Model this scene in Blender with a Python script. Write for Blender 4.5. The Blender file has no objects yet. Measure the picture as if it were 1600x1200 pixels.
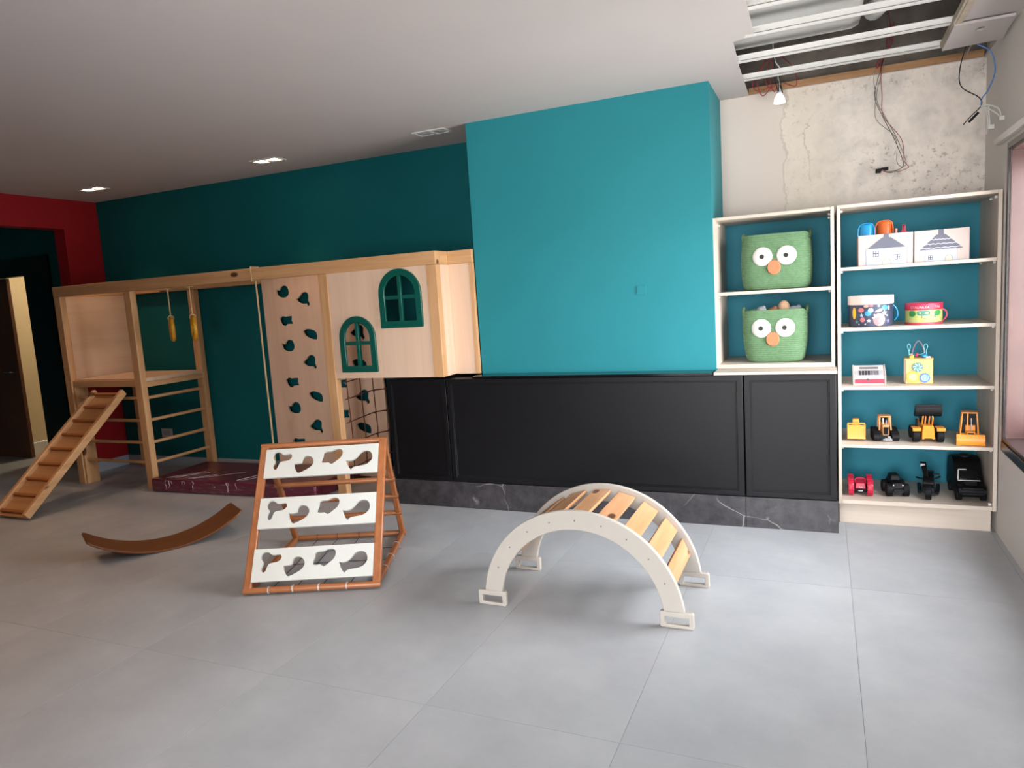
import bpy, math, random
from mathutils import Vector, Matrix
from mathutils.geometry import tessellate_polygon
random.seed(7)
S = bpy.context.scene
COL = S.collection
PI = math.pi

# ------------------------------------------------------------------ camera
cam = bpy.data.cameras.new('camera'); camo = bpy.data.objects.new('camera', cam); COL.objects.link(camo)
F = Vector((-0.40102701, 0.90774582, -0.1231863)); R = Vector((0.91602105, 0.39602941, -0.0637663)); U = Vector((0.0090982, 0.13841325, 0.99033277))
camo.matrix_world = Matrix(((R.x, U.x, -F.x, 0), (R.y, U.y, -F.y, 0), (R.z, U.z, -F.z, 1.5), (0, 0, 0, 1)))
cam.sensor_width = 36; cam.lens = 1113 / 1600 * 36; cam.clip_start = 0.02
S.camera = camo
# ------------------------------------------------------------------ sky, window daylight, exposure
w = bpy.data.worlds.new('sky'); S.world = w; w.use_nodes = True
wt = w.node_tree; bg = wt.nodes['Background']           # overcast sky over darker ground
wc = wt.nodes.new('ShaderNodeTexCoord'); wx = wt.nodes.new('ShaderNodeSeparateXYZ'); wr = wt.nodes.new('ShaderNodeValToRGB')
wt.links.new(wc.outputs['Generated'], wx.inputs[0]); wt.links.new(wx.outputs['Z'], wr.inputs[0]); wt.links.new(wr.outputs[0], bg.inputs[0])
wr.color_ramp.elements[0].position = 0.0; wr.color_ramp.elements[0].color = (0.60, 0.58, 0.56, 1)
wr.color_ramp.elements[1].position = 0.04; wr.color_ramp.elements[1].color = (0.96, 0.97, 1.0, 1)
bg.inputs[1].default_value = 32.0
def portal(name, loc, rot, sx, sy):
    l = bpy.data.lights.new(name, 'AREA'); l.shape = 'RECTANGLE'; l.size = sx; l.size_y = sy; l.cycles.is_portal = True
    o = bpy.data.objects.new(name, l); COL.objects.link(o); o.location = loc; o.rotation_euler = rot
WY0, WY1, WZ0, WZ1 = 2.9, 4.46, 0.56, 2.08       # long window in the right wall
FY = -3.0; GX0, GX1, GZ1 = -1.6, .70, 2.45                                          # wall behind the camera
portal('daylight_window', (1.12, (WY0 + WY1) / 2, (WZ0 + WZ1) / 2), (0, PI / 2, 0), WZ1 - WZ0, WY1 - WY0)
portal('daylight_assumed_doors', ((GX0 + GX1) / 2, FY - 0.17, GZ1 / 2), (PI / 2, 0, 0), GX1 - GX0, GZ1)
vs = S.view_settings; vs.view_transform = 'Standard'; vs.look = 'None'; vs.gamma = 1; vs.use_curve_mapping = False
vs.exposure = 0.0

# ------------------------------------------------------------------ materials
def lin(c):
    if isinstance(c, str):
        c = [int(c[i:i + 2], 16) / 255 for i in (0, 2, 4)]
        c = [x / 12.92 if x <= 0.04045 else ((x + 0.055) / 1.055) ** 2.4 for x in c]
    return (c[0], c[1], c[2], 1)
MAT = {}
class NT:
    def __init__(s, name):
        s.m = bpy.data.materials.new(name); s.m.use_nodes = True; s.t = s.m.node_tree; s.b = s.t.nodes['Principled BSDF']; MAT[name] = s.m
    def n(s, kind, **kw):
        x = s.t.nodes.new(kind)
        for k, v in kw.items():
            if k.startswith('i_'):
                k = k[2:]; x.inputs[int(k) if k.isdigit() else k.replace('_', ' ')].default_value = v
            else: setattr(x, k, v)
        return x
    def l(s, a, b): s.t.links.new(a, b)
    def coord(s, scale=(1, 1, 1)):
        c = s.n('ShaderNodeTexCoord'); m = s.n('ShaderNodeMapping'); m.inputs['Scale'].default_value = scale; s.l(c.outputs['Object'], m.inputs[0]); return m.outputs[0]
    def noise(s, v, scale, detail=4, rough=.55):
        x = s.n('ShaderNodeTexNoise'); x.inputs['Scale'].default_value = scale; x.inputs['Detail'].default_value = detail; x.inputs['Roughness'].default_value = rough; s.l(v, x.inputs['Vector']); return x.outputs['Fac']
    def ramp(s, f, stops):
        r = s.n('ShaderNodeValToRGB'); e = r.color_ramp.elements
        while len(e) < len(stops): e.new(.5)
        for q, (p, c) in zip(e, stops): q.position = p; q.color = lin(c)
        s.l(f, r.inputs[0]); return r.outputs[0]
    def mix(s, f, a, b, mode='MIX'):
        x = s.n('ShaderNodeMix', data_type='RGBA', blend_type=mode)
        if isinstance(f, float): x.inputs[0].default_value = f
        else: s.l(f, x.inputs[0])
        for i, q in ((6, a), (7, b)):
            if isinstance(q, (str, tuple)): x.inputs[i].default_value = lin(q)
            else: s.l(q, x.inputs[i])
        return x.outputs[2]
    def math(s, op, a, b=0.0):
        x = s.n('ShaderNodeMath', operation=op)
        for i, q in ((0, a), (1, b)):
            if isinstance(q, (int, float)): x.inputs[i].default_value = q
            else: s.l(q, x.inputs[i])
        return x.outputs[0]
    def bump(s, h, strength, dist=.002):
        x = s.n('ShaderNodeBump'); x.inputs['Strength'].default_value = strength; x.inputs['Distance'].default_value = dist; s.l(h, x.inputs['Height']); s.l(x.outputs[0], s.b.inputs['Normal'])
    def col(s, c):
        if isinstance(c, (str, tuple)): s.b.inputs['Base Color'].default_value = lin(c)
        else: s.l(c, s.b.inputs['Base Color'])
def plain(name, c, rough=.5, metal=0, var=.06, scale=9, bump=.0, bscale=120, coat=0, spec=.5):
    t = NT(name); v = t.coord()
    L = lin(c)
    a = tuple(min(1, x * (1 - var)) for x in L[:3]); b = tuple(min(1, x * (1 + var)) for x in L[:3])
    t.col(t.ramp(t.noise(v, scale), ((.3, a), (.7, b))))
    t.b.inputs['Roughness'].default_value = rough; t.b.inputs['Metallic'].default_value = metal
    t.b.inputs['Specular IOR Level'].default_value = spec
    if coat: t.b.inputs['Coat Weight'].default_value = coat
    if bump: t.bump(t.noise(v, bscale, 3), bump)
    return t
def wood(name, c1, c2, axis='x', rough=.45, knots=0.0, fine=1.0, kc='5a3418'):
    t = NT(name); st = {'x': (.06, 1, 1), 'y': (1, .06, 1), 'z': (1, 1, .06)}[axis]
    v = t.coord(st); g = t.noise(v, 26 * fine, 5, .6); g2 = t.noise(v, 90 * fine, 3, .6)
    c = t.ramp(g, ((.3, c1), (.7, c2)))
    c = t.mix(t.math('MULTIPLY', g2, .22), c, c1, 'MULTIPLY')
    if knots:
        st2 = {'x': (.45, 1, 1), 'y': (1, .45, 1), 'z': (1, 1, .45)}[axis]
        vo = t.n('ShaderNodeTexVoronoi', feature='F1'); vo.inputs['Scale'].default_value = knots; t.l(t.coord(st2), vo.inputs['Vector'])
        k = t.ramp(vo.outputs['Distance'], ((.11, (1, 1, 1)), (.16, (0, 0, 0))))
        c = t.mix(k, c, kc)
    t.col(c); t.b.inputs['Roughness'].default_value = rough; t.bump(g2, .08)
    return t
plain('dimmed_teal_paint', '08595e', .6, spec=.15, var=.03, scale=2.5, bump=.04, bscale=260)  # wall teal with the left side's dimness put into the colour
plain('teal_paint', '1d7d87', .6, spec=.3, var=.03, scale=2.5, bump=.04, bscale=260)
plain('shelf_back', '1c7386', .6, spec=.3, var=.03, scale=2.5)
plain('red_paint', '8c171e', .6, spec=.15, var=.04, scale=2.5, bump=.04, bscale=260)
plain('ceiling_paint', 'bab3b1', .8, var=.02, scale=1.5, bump=.03, bscale=200)
plain('white_wall', 'cfc9c3', .7, var=.02, scale=2, bump=.04, bscale=220)
plain('cream_wall', 'c9b896', .7, var=.02, scale=2)
plain('grey_baseboard', '9aa2ac', .4, var=.03)
plain('black_lacquer', '0d0d10', .42, spec=.22, var=.12, scale=3, bump=.015, bscale=60)
plain('black_top', '0d0e10', .12, var=.1)
plain('white_board', 'c6c8c2', .42, var=.02)
plain('arch_paint', 'aea89f', .4, var=.02)
plain('green_frame', '045045', .3, var=.04)
plain('metal_white', 'd9d9d6', .35, var=.05, scale=5)
plain('duct_grey', 'b9bab8', .5, var=.06, scale=4)
plain('drywall_edge', 'b3a695', .9, var=.1, scale=30)
plain('white_plastic', 'c4c4c0', .35, var=.01)
plain('wire_red', '8d1f2c', .5); plain('wire_black', '1c1a1c', .5); plain('wire_blue', '3f78b8', .45); plain('wire_grey', '6f6a62', .5)
plain('rope', 'b79a70', .9, var=.2, scale=300, bump=.3, bscale=400)
plain('net_rope', '5d3324', .9, var=.15, scale=300)
plain('ring_yellow', 'bb861a', .4, var=.15, scale=20)
plain('dark_frame', '1d1210', .4, var=.15)
plain('window_brown', '4c3431', .3, var=.1, scale=6)
plain('window_dark', '2a1a1a', .28, var=.1)
plain('black_plastic', '0b0b0d', .42, spec=.14, var=.15, scale=30)
plain('black_rubber', '0f0f12', .6, spec=.2, var=.1, scale=40)
plain('dark_grey_plastic', '1c1d21', .4, spec=.3, var=.1, scale=30)
plain('silver', 'b8bcc4', .25, metal=.8)
plain('toy_yellow', 'e08a22', .38, var=.04)
plain('toy_orange_tan', 'c98a52', .45, var=.08, scale=40)
plain('toy_red', 'b01838', .4, var=.05)
plain('toy_blue', '1585bb', .35, var=.03)
plain('toy_orange', 'c25a20', .4, var=.03)
plain('toy_pink', 'b52c4a', .45, var=.03)
plain('toy_green', '4fa58a', .45, var=.03)
plain('box_cream', 'b0a29c', .8, var=.02, bump=.05, bscale=500)
plain('print_roof', '5a5c69', .8, var=.03); plain('print_house', 'a4a9b7', .8, var=.03); plain('print_line', '3c3e48', .8); plain('print_white', 'c4c2c4', .8); plain('print_door', 'b3b69c', .8)
plain('eye_white', 'c9c6c0', .85, var=.01); plain('pupil', '17130f', .6); plain('nose_orange', 'cf7450', .85, var=.06, scale=60, bump=.2, bscale=300)
plain('plush_beige', 'd8b291', .95, var=.1, scale=40, bump=.3, bscale=200); plain('plush_brown', '9a6a4c', .95, var=.1, scale=40); plain('plush_grey', '9fa6ab', .95, var=.15, scale=40)
plain('cube_wood', 'cfa768', .45, var=.05, scale=12); plain('gear_teal', '2e756e', .4); plain('gear_light', 'a8c8c4', .4); plain('gear_yellow', 'd2a61e', .4); plain('gear_paleyellow', 'd8c676', .4); plain('gear_blue', '3874a6', .4)
plain('wire_cyan', '70b4bc', .35); plain('wire_mauve', '8d6f86', .4)
plain('grey_print', '6c6870', .5); plain('panel_grey', 'a9a8ad', .5); plain('key_dark', '3a383e', .5)
plain('drum_white', 'c6bfba', .5, var=.02); plain('drum_pink', 'c24058', .45, var=.04)
plain('peach', 'cc9684', .6); plain('leaf_green', '2f7d3a', .6); plain('pale_green', 'b3ba70', .6); plain('violet', '756d9a', .6); plain('navy', '2c3349', .55, var=.12, scale=25); plain('lightblue', '8ab4c0', .6); plain('salmon', 'b96a6e', .6)
plain('brown_door', '6e4530', .4, var=.1, scale=5)
plain('concrete', '69635b', .9, var=.35, scale=6, bump=.3, bscale=30)
wood('pine_x', 'c09264', 'd4aa7c', 'x', knots=6.0); wood('pine_y', 'c09264', 'd4aa7c', 'y', knots=6.0); wood('pine_z', 'c09264', 'd4aa7c', 'z', knots=6.0)
wood('plywood', 'd6b79d', 'e2c6ae', 'z', .5, fine=.35); wood('plywood_y', 'cfae90', 'dcbf a2'.replace(' ', ''), 'y', .5, fine=.35)
wood('laminate', 'bdb0a2', 'ccc0b3', 'x', .45, fine=.6); wood('laminate_z', 'bdb0a2', 'ccc0b3', 'z', .45, fine=.6)
wood('orange_wood', '925630', 'ab6e43', 'z', .35, fine=.8); wood('orange_wood_x', '925630', 'ab6e43', 'x', .35, fine=.8); wood('orange_wood_y', '925630', 'ab6e43', 'y', .35, fine=.8)
wood('ramp_board', 'b58658', 'c99b6c', 'x', .5); wood('ramp_cleat', '9a6236', 'b5763f', 'x', .45)
wood('slat_pine', 'b37f54', 'c69972', 'y', .4, knots=8.0)
wood('board_brown', '64391c', '774825', 'x', .38, fine=.3)
wood('batten', '9c7650', 'b89069', 'x', .7)
# floor tile: grey porcelain
t = NT('floor_tile'); v = t.coord(); c = t.ramp(t.noise(v, 2.2, 8, .62), ((.3, '9b9ea2'), (.7, 'adb0b3')))
c = t.mix(t.math('MULTIPLY', t.noise(v, 40, 3), .12), c, '909295'); t.col(c)
rr = t.ramp(t.noise(v, 5, 4), ((.3, (.36, .36, .36)), (.7, (.5, .5, .5)))); t.l(rr, t.b.inputs['Roughness']); t.bump(t.noise(v, 90, 3), .03)
plain('grout', '8b8d90', .9)
# black marble with pale veins
t = NT('marble'); v = t.coord((1, 1, 1)); nz = t.n('ShaderNodeTexNoise'); nz.inputs['Scale'].default_value = 2.2; nz.inputs['Detail'].default_value = 6; t.l(v, nz.inputs['Vector'])
ve = t.mix(.22, v, nz.outputs['Color'], 'ADD'); vo = t.n('ShaderNodeTexVoronoi', feature='DISTANCE_TO_EDGE'); vo.inputs['Scale'].default_value = 2.6; t.l(ve, vo.inputs['Vector'])
k = t.ramp(vo.outputs['Distance'], ((.0, (1, 1, 1)), (.011, (0, 0, 0)))); gate = t.ramp(t.noise(v, 3.1, 3), ((.52, (0, 0, 0)), (.62, (1, 1, 1))))
base = t.ramp(t.noise(v, 14, 8, .7), ((.35, '28262a'), (.75, '4b484b')))
t.col(t.mix(t.math('MULTIPLY', k, gate), base, '8f8c89')); t.b.inputs['Roughness'].default_value = .35
# stripped plaster wall: painted skim at the left, raw patchy plaster at the right
t = NT('bare_plaster'); tc = t.n('ShaderNodeTexCoord'); v = tc.outputs['Object']; sp = t.n('ShaderNodeSeparateXYZ'); t.l(v, sp.inputs[0])
raw = t.ramp(t.noise(v, 3.0, 9, .68), ((.3, 'aaa39c'), (.42, 'd0c9c2'), (.55, 'e6ddd4'), (.7, 'cfc8c2')))
spk = t.ramp(t.noise(v, 26, 5, .7), ((.55, (0, 0, 0)), (.63, (1, 1, 1)))); gt = t.ramp(t.noise(v, 2.4, 3), ((.44, (0, 0, 0)), (.6, (1, 1, 1))))
raw = t.mix(t.math('MULTIPLY', t.math('MULTIPLY', spk, gt), .7), raw, '857e76')
zt = t.ramp(t.math('ADD', t.math('MULTIPLY', sp.outputs['Z'], 1.0), t.math('MULTIPLY', t.noise(v, 9, 5, .7), .35)), ((.0, (0, 0, 0)), (1, (1, 1, 1))))
edge = t.math('ADD', sp.outputs['X'], t.math('MULTIPLY', t.math('SUBTRACT', t.noise(v, 5.5, 6, .6), .5), .16))
mk = t.math('GREATER_THAN', edge, -.225)
lip = t.math('LESS_THAN', t.math('ABSOLUTE', t.math('ADD', edge, .222)), .006)
cr = t.math('LESS_THAN', t.math('ABSOLUTE', t.math('ADD', t.math('ADD', sp.outputs['X'], t.math('MULTIPLY', t.math('SUBTRACT', t.noise(v, 7, 5, .6), .5), .22)), .07)), .0035)
cz = t.math('MULTIPLY', t.math('GREATER_THAN', sp.outputs['Z'], 2.1), t.math('LESS_THAN', sp.outputs['Z'], 2.47)); cr = t.math('MULTIPLY', cr, cz)
skim = t.ramp(t.noise(v, 1.6, 6, .6), ((.4, 'd5cabd'), (.6, 'cfc4b8'))); band = t.ramp(t.math('ADD', t.math('MULTIPLY', edge, 1.0), t.math('MULTIPLY', t.noise(v, 3, 5), .35)), ((.12, (1, 1, 1)), (.34, (0, 0, 0)))); raw = t.mix(t.math('MULTIPLY', band, .6), raw, 'd9cfc0')
c = t.mix(mk, 'd6cac2', raw); c = t.mix(t.math('MULTIPLY', lip, .4), c, 'a99f92'); c = t.mix(t.math('MULTIPLY', cr, .35), c, '857b70'); t.col(c)
t.b.inputs['Roughness'].default_value = .85
hh = t.math('SUBTRACT', t.math('SUBTRACT', t.math('MULTIPLY', t.noise(v, 30, 5), .4), t.math('MULTIPLY', mk, .6)), t.math('MULTIPLY', cr, .4)); t.bump(hh, .5, .004)
# purple vinyl mat
plain('mat_vinyl', '551429', .3, var=.12, scale=6, bump=.12, bscale=14, coat=.2)
# stretched plastic film: clear with pale wrinkles
t = NT('plastic_film'); v = t.coord((1, 5, 5)); g = t.n('ShaderNodeBsdfGlossy'); g.inputs['Roughness'].default_value = .12; g.inputs['Color'].default_value = (.95, .9, .93, 1); tr = t.n('ShaderNodeBsdfTransparent'); mx = t.n('ShaderNodeMixShader')
t.l(t.ramp(t.noise(v, 12, 6, .75), ((.52, (.01, .01, .01)), (.74, (.4, .4, .4)))), mx.inputs[0]); t.l(tr.outputs[0], mx.inputs[1]); t.l(g.outputs[0], mx.inputs[2]); t.l(mx.outputs[0], t.t.nodes['Material Output'].inputs[0])
fb = t.n('ShaderNodeBump'); fb.inputs['Strength'].default_value = 1.0; fb.inputs['Distance'].default_value = .02; t.l(t.noise(t.coord((1, 4, 4)), 22, 5, .7), fb.inputs['Height']); t.l(fb.outputs[0], g.inputs['Normal'])
plain('crease', 'b9a7ae', .2, var=.1)
# green coiled rope basket
plain('basket_green', '5c7d5a', .9, var=.12, scale=50, bump=.35, bscale=260)
t = NT('glass'); g = t.n('ShaderNodeBsdfGlossy'); g.inputs['Roughness'].default_value = .02; tr = t.n('ShaderNodeBsdfTransparent'); fr = t.n('ShaderNodeFresnel'); fr.inputs[0].default_value = 1.45
mx = t.n('ShaderNodeMixShader'); t.l(t.math('MULTIPLY', fr.outputs[0], .6), mx.inputs[0]); t.l(tr.outputs[0], mx.inputs[1]); t.l(g.outputs[0], mx.inputs[2]); t.l(mx.outputs[0], t.t.nodes['Material Output'].inputs[0])
t = NT('lamp_glow'); t.b.inputs['Base Color'].default_value = (1, .9, .75, 1); t.b.inputs['Emission Color'].default_value = (1, .86, .66, 1); t.b.inputs['Emission Strength'].default_value = 9
t = NT('bulb_glow'); t.b.inputs['Base Color'].default_value = (1, 1, 1, 1); t.b.inputs['Emission Color'].default_value = (1, .97, .92, 1); t.b.inputs['Emission Strength'].default_value = 1.2

# ------------------------------------------------------------------ mesh building
class MB:
    def __init__(s): s.v = []; s.f = []
    def add(s, vs_, fs):
        o = len(s.v); s.v += [tuple(q) for q in vs_]; s.f += [tuple(i + o for i in f) for f in fs]; return s
    def box(s, x0, x1, y0, y1, z0, z1):
        return s.add([(x, y, z) for z in (z0, z1) for y in (y0, y1) for x in (x0, x1)], [(0, 2, 3, 1), (4, 5, 7, 6), (0, 1, 5, 4), (2, 6, 7, 3), (0, 4, 6, 2), (1, 3, 7, 5)])
    def hexa(s, p):   # 8 corners ordered as box()
        return s.add(p, [(0, 2, 3, 1), (4, 5, 7, 6), (0, 1, 5, 4), (2, 6, 7, 3), (0, 4, 6, 2), (1, 3, 7, 5)])
    def bar(s, p0, p1, wd, ht, up=(0, 0, 1)):   # rectangular bar, wd sideways, ht along up
        p0, p1 = Vector(p0), Vector(p1); d = (p1 - p0).normalized(); sd = d.cross(Vector(up)).normalized(); u = sd.cross(d)
        return s.hexa([q + sd * a * wd / 2 + u * b * ht / 2 for b in (-1, 1) for q in (p0, p1) for a in (1, -1)] if False else
                      [p + sd * (a * wd / 2) + u * (b * ht / 2) for b in (-1, 1) for p, a in ((p0, -1), (p0, 1), (p1, -1), (p1, 1))])
    def cyl(s, p0, p1, r, r1=None, n=14):
        p0, p1 = Vector(p0), Vector(p1); r1 = r if r1 is None else r1; d = (p1 - p0).normalized(); a = d.orthogonal().normalized(); b = d.cross(a)
        vs_ = []
        for p, q in ((p0, r), (p1, r1)):
            vs_ += [p + a * (q * math.cos(2 * PI * i / n)) + b * (q * math.sin(2 * PI * i / n)) for i in range(n)]
        return s.add(vs_, [(i, (i + 1) % n, n + (i + 1) % n, n + i) for i in range(n)] + [tuple(range(n))[::-1], tuple(range(n, 2 * n))])
    def tube(s, pts, r, n=8, closed=False):
        P = [Vector(p) for p in pts]; m = len(P); vs_ = []; up = None
        for i, p in enumerate(P):
            d = (P[(i + 1) % m] - P[i - 1]) if closed else (P[min(i + 1, m - 1)] - P[max(i - 1, 0)])
            d.normalize()
            up = d.orthogonal().normalized() if up is None else (up - d * up.dot(d)).normalized()
            b = d.cross(up); vs_ += [p + up * (r * math.cos(2 * PI * k / n)) + b * (r * math.sin(2 * PI * k / n)) for k in range(n)]
        fs = [(i * n + k, i * n + (k + 1) % n, ((i + 1) % m) * n + (k + 1) % n, ((i + 1) % m) * n + k) for i in range(m if closed else m - 1) for k in range(n)]
        if not closed: fs += [tuple(range(n))[::-1], tuple(range((m - 1) * n, m * n))]
        return s.add(vs_, fs)
    def torus(s, c, axis, Rr, r, n=24, k=8, sq=(1, 1)):
        ax = Vector(axis).normalized(); a = ax.orthogonal().normalized(); b = ax.cross(a)
        return s.tube([Vector(c) + a * (Rr * math.cos(2 * PI * i / n)) + b * (Rr * math.sin(2 * PI * i / n)) for i in range(n)], r, k, True)
    def lathe(s, prof, c=(0, 0, 0), n=24, axis='z'):
        vs_ = []; m = len(prof)
        for r, z in prof:
            for i in range(n):
                x, y = r * math.cos(2 * PI * i / n), r * math.sin(2 * PI * i / n)
                q = {'z': (x, y, z), 'y': (x, z, y), 'x': (z, x, y)}[axis]
                vs_.append((c[0] + q[0], c[1] + q[1], c[2] + q[2]))
        fs = [(i * n + k, i * n + (k + 1) % n, (i + 1) * n + (k + 1) % n, (i + 1) * n + k) for i in range(m - 1) for k in range(n)]
        fs += [tuple(range(n))[::-1], tuple(range((m - 1) * n, m * n))]
        return s.add(vs_, fs)
    def ball(s, c, r, sc=(1, 1, 1), n=14, m=9):
        pr = [(max(1e-4, math.sin(PI * i / m)), -math.cos(PI * i / m)) for i in range(m + 1)]
        o = len(s.v); s.lathe(pr, (0, 0, 0), n)
        for i in range(o, len(s.v)):
            q = s.v[i]; s.v[i] = (c[0] + q[0] * r * sc[0], c[1] + q[1] * r * sc[1], c[2] + q[2] * r * sc[2])
        return s
    def prism(s, outer, holes, fn, t):   # 2-D outline with holes, fn(u, v, w) -> xyz, thickness t
        def area(q): return sum(q[i - 1][0] * q[i][1] - q[i][0] * q[i - 1][1] for i in range(len(q)))
        loops = [list(outer) if area(outer) > 0 else list(outer)[::-1]] + [list(h)[::-1] if area(h) > 0 else list(h) for h in holes]
        flat = [q for lp in loops for q in lp]; n = len(flat)
        tri = tessellate_polygon([[Vector((q[0], q[1], 0)) for q in lp] for lp in loops])
        fs = []
        for a, b, c in tri:
            if area([flat[a], flat[b], flat[c]]) < 0: a, c = c, a
            fs += [(a, b, c), (c + n, b + n, a + n)]
        o = 0
        for lp in loops:
            k = len(lp); fs += [(o + (i + 1) % k, o + i, o + i + n, o + (i + 1) % k + n) for i in range(k)]; o += k
        return s.add([fn(u, v_, 0) for u, v_ in flat] + [fn(u, v_, t) for u, v_ in flat], fs)
def obj(name, mb, mat, parent=None, bev=0, smooth=True, sub=0):
    me = bpy.data.meshes.new(name); me.from_pydata(mb.v, [], mb.f); me.materials.append(MAT[mat]); me.validate(); me.update()
    o = bpy.data.objects.new(name, me); COL.objects.link(o); o.parent = parent
    if smooth:
        me.polygons.foreach_set('use_smooth', [True] * len(me.polygons)); me.set_sharp_from_angle(angle=math.radians(38))
    if bev:
        b = o.modifiers.new('bevel', 'BEVEL'); b.width = bev; b.segments = 2; b.limit_method = 'ANGLE'; b.angle_limit = math.radians(40); b.use_clamp_overlap = True
    return o
def fixn(o):   # consistent outward normals
    import bmesh
    bm = bmesh.new(); bm.from_mesh(o.data); bmesh.ops.recalc_face_normals(bm, faces=bm.faces); bm.to_mesh(o.data); bm.free(); return o
def tag(o, label, cat, group=None):
    o['label'] = label; o['category'] = cat
    if group: o['group'] = group
    return o
def thing(name, label, cat, loc=(0, 0, 0), rz=0, group=None):
    o = bpy.data.objects.new(name, None); COL.objects.link(o); o.location = loc; o.rotation_euler = (0, 0, rz); o.empty_display_size = .05
    return tag(o, label, cat, group)
def struct(name, mb, mat, parent=None, bev=0, label=None):
    o = obj(name, mb, mat, parent, bev, smooth=False)
    if parent is None: o['kind'] = 'structure'
    if label: o['label'] = label
    return o
def share(name, src, parent, loc):   # another piece with the same mesh
    o = bpy.data.objects.new(name, src.data); COL.objects.link(o); o.parent = parent; o.location = loc; return o
def spline(pts, k=6):
    P = [Vector(p) for p in pts]; out = []
    for i in range(len(P) - 1):
        a, b, c, d = P[max(i - 1, 0)], P[i], P[i + 1], P[min(i + 2, len(P) - 1)]
        for j in range(k):
            t_ = j / k; out.append(.5 * ((2 * b) + (c - a) * t_ + (2 * a - 5 * b + 4 * c - d) * t_ ** 2 + (3 * b - a - 3 * c + d) * t_ ** 3))
    return out + [P[-1]]
def circ(cx, cy, rx, ry=None, n=20): return [(cx + rx * math.cos(2 * PI * i / n), cy + (ry or rx) * math.sin(2 * PI * i / n)) for i in range(n)]
def smooth2(pts, k=3): return [(q.x, q.y) for q in spline([(p[0], p[1], 0) for p in pts + pts[:1]], k)[:-1]]

# ------------------------------------------------------------------ the room
XL, XR, YB, ZC, ZT = -6.716, 0.885, 5.114, 2.695, 3.06
HX = -9.4                                            # far end of the hall at the left
TS, TL, TX, TY = 0.7461, 1.4922, -2.126, 2.131       # floor tile size and grid origin
fl = struct('floor', MB().box(HX, XR + .2, FY - .2, 7.2, -.12, -.0015), 'grout')
i0, i1 = math.floor((HX - TX) / TS), math.ceil((XR - TX) / TS); j0, j1 = math.floor((FY - TY) / TL), math.ceil((7.2 - TY) / TL)
full = None
for i in range(i0, i1):
    for j in range(j0, j1):
        x0, x1 = max(TX + i * TS, HX) + .0008, min(TX + (i + 1) * TS, XR + .1) - .0008; y0, y1 = max(TY + j * TL, FY - .1) + .0008, min(TY + (j + 1) * TL, 7.2) - .0008
        if y0 > 5.1 and x0 > -6.6: continue
        if x1 - x0 < .02 or y1 - y0 < .02: continue
        whole = abs(x1 - x0 - TS + .0016) < 1e-4 and abs(y1 - y0 - TL + .0016) < 1e-4
        if whole and full: o = share('floor_tile', full, fl, (x0, y0, 0)); 
        else:
            o = obj('floor_tile', MB().box(0, x1 - x0, 0, y1 - y0, -.012, 0), 'floor_tile', fl, 0, False); o.location = (x0, y0, 0)
            if whole: full = o
# back wall of the room and, further left, of the hall with its doorway
DX0, DX1, DZ = -9.0, -7.93, 2.06
struct('wall_back', MB().box(XL - .15, -.617, YB, YB + .15, 0, ZT), 'dimmed_teal_paint')
struct('wall_hall', MB().box(HX, DX0, YB, YB + .15, 0, ZT).box(DX1, XL - .15, YB, YB + .15, 0, ZT).box(DX0, DX1, YB, YB + .15, DZ, ZT), 'dimmed_teal_paint')
wn_ = struct('wall_niche', MB().box(-.617, XR, YB, YB + .15, 0, 2.704), 'bare_plaster')
obj('bare_concrete', MB().box(-.617, XR, YB, YB + .15, 2.7042, ZT), 'concrete', wn_, 0, False)
struct('wall_chimney', MB().box(-2.25, -.617, 4.58, YB, 0, ZC), 'teal_paint')
obj('cover_plate', MB().box(-1.10, -1.042, 4.574, 4.58, 1.452, 1.508), 'teal_paint', bpy.data.objects['wall_chimney'], .001)
# left wall, painted red, with the wide opening to the hall
struct('wall_left', MB().box(XL - .15, XL, 4.742, YB, 0, ZT).box(XL - .15, XL, 2.3, 4.742, 2.411, ZT).box(XL - .15, XL, FY, 2.3, 0, ZT), 'red_paint')
struct('wall_hall_end', MB().box(HX - .15, HX, FY, YB + .15, 0, ZT), 'dimmed_teal_paint')
# lit room behind the hall doorway
struct('wall_far_room', MB().box(HX - .15, HX, YB + .15, 7.2, 0, ZT).box(HX, -6.2, 7.2, 7.35, 0, ZT).box(-6.35, -6.2, YB + .15, 7.2, 0, ZT), 'cream_wall')
# right wall with its window
struct('wall_right', MB().box(XR, XR + .2, WY1, YB + .15, 0, ZT).box(XR, XR + .2, WY0, WY1, 0, WZ0).box(XR, XR + .2, WY0, WY1, WZ1, ZT).box(XR, XR + .2, FY, WY0, 0, ZT), 'white_wall')
struct('wall_front', MB().box(HX, GX0, FY - .15, FY, 0, ZT).box(GX0, GX1, FY - .15, FY, GZ1, ZT).box(GX1, XR + .2, FY - .15, FY, 0, ZT), 'white_wall')
struct('wall_shade_block', MB().box(-2.05, -1.90, FY, -.1, 0, ZT), 'white_wall')   # unseen wall added left of the camera to shade the room's left
gd = MB()                                            # unseen glazed doors assumed behind the camera, sized for frontal daylight
for x in (GX0 + .03, (GX0 + GX1) / 2, GX1 - .03): gd.box(x - .03, x + .03, FY - .1, FY - .05, 0, GZ1)
gd.box(GX0, GX1, FY - .1, FY - .05, GZ1 - .06, GZ1).box(GX0, GX1, FY - .1, FY - .05, 0, .08)
w2 = struct('window_assumed', gd, 'window_dark')
for x in (GX0 + .06, (GX0 + GX1) / 2 + .03): obj('pane', MB().box(x, x + (GX1 - GX0) / 2 - .09, FY - .077, FY - .073, .08, GZ1 - .06), 'glass', w2)
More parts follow.
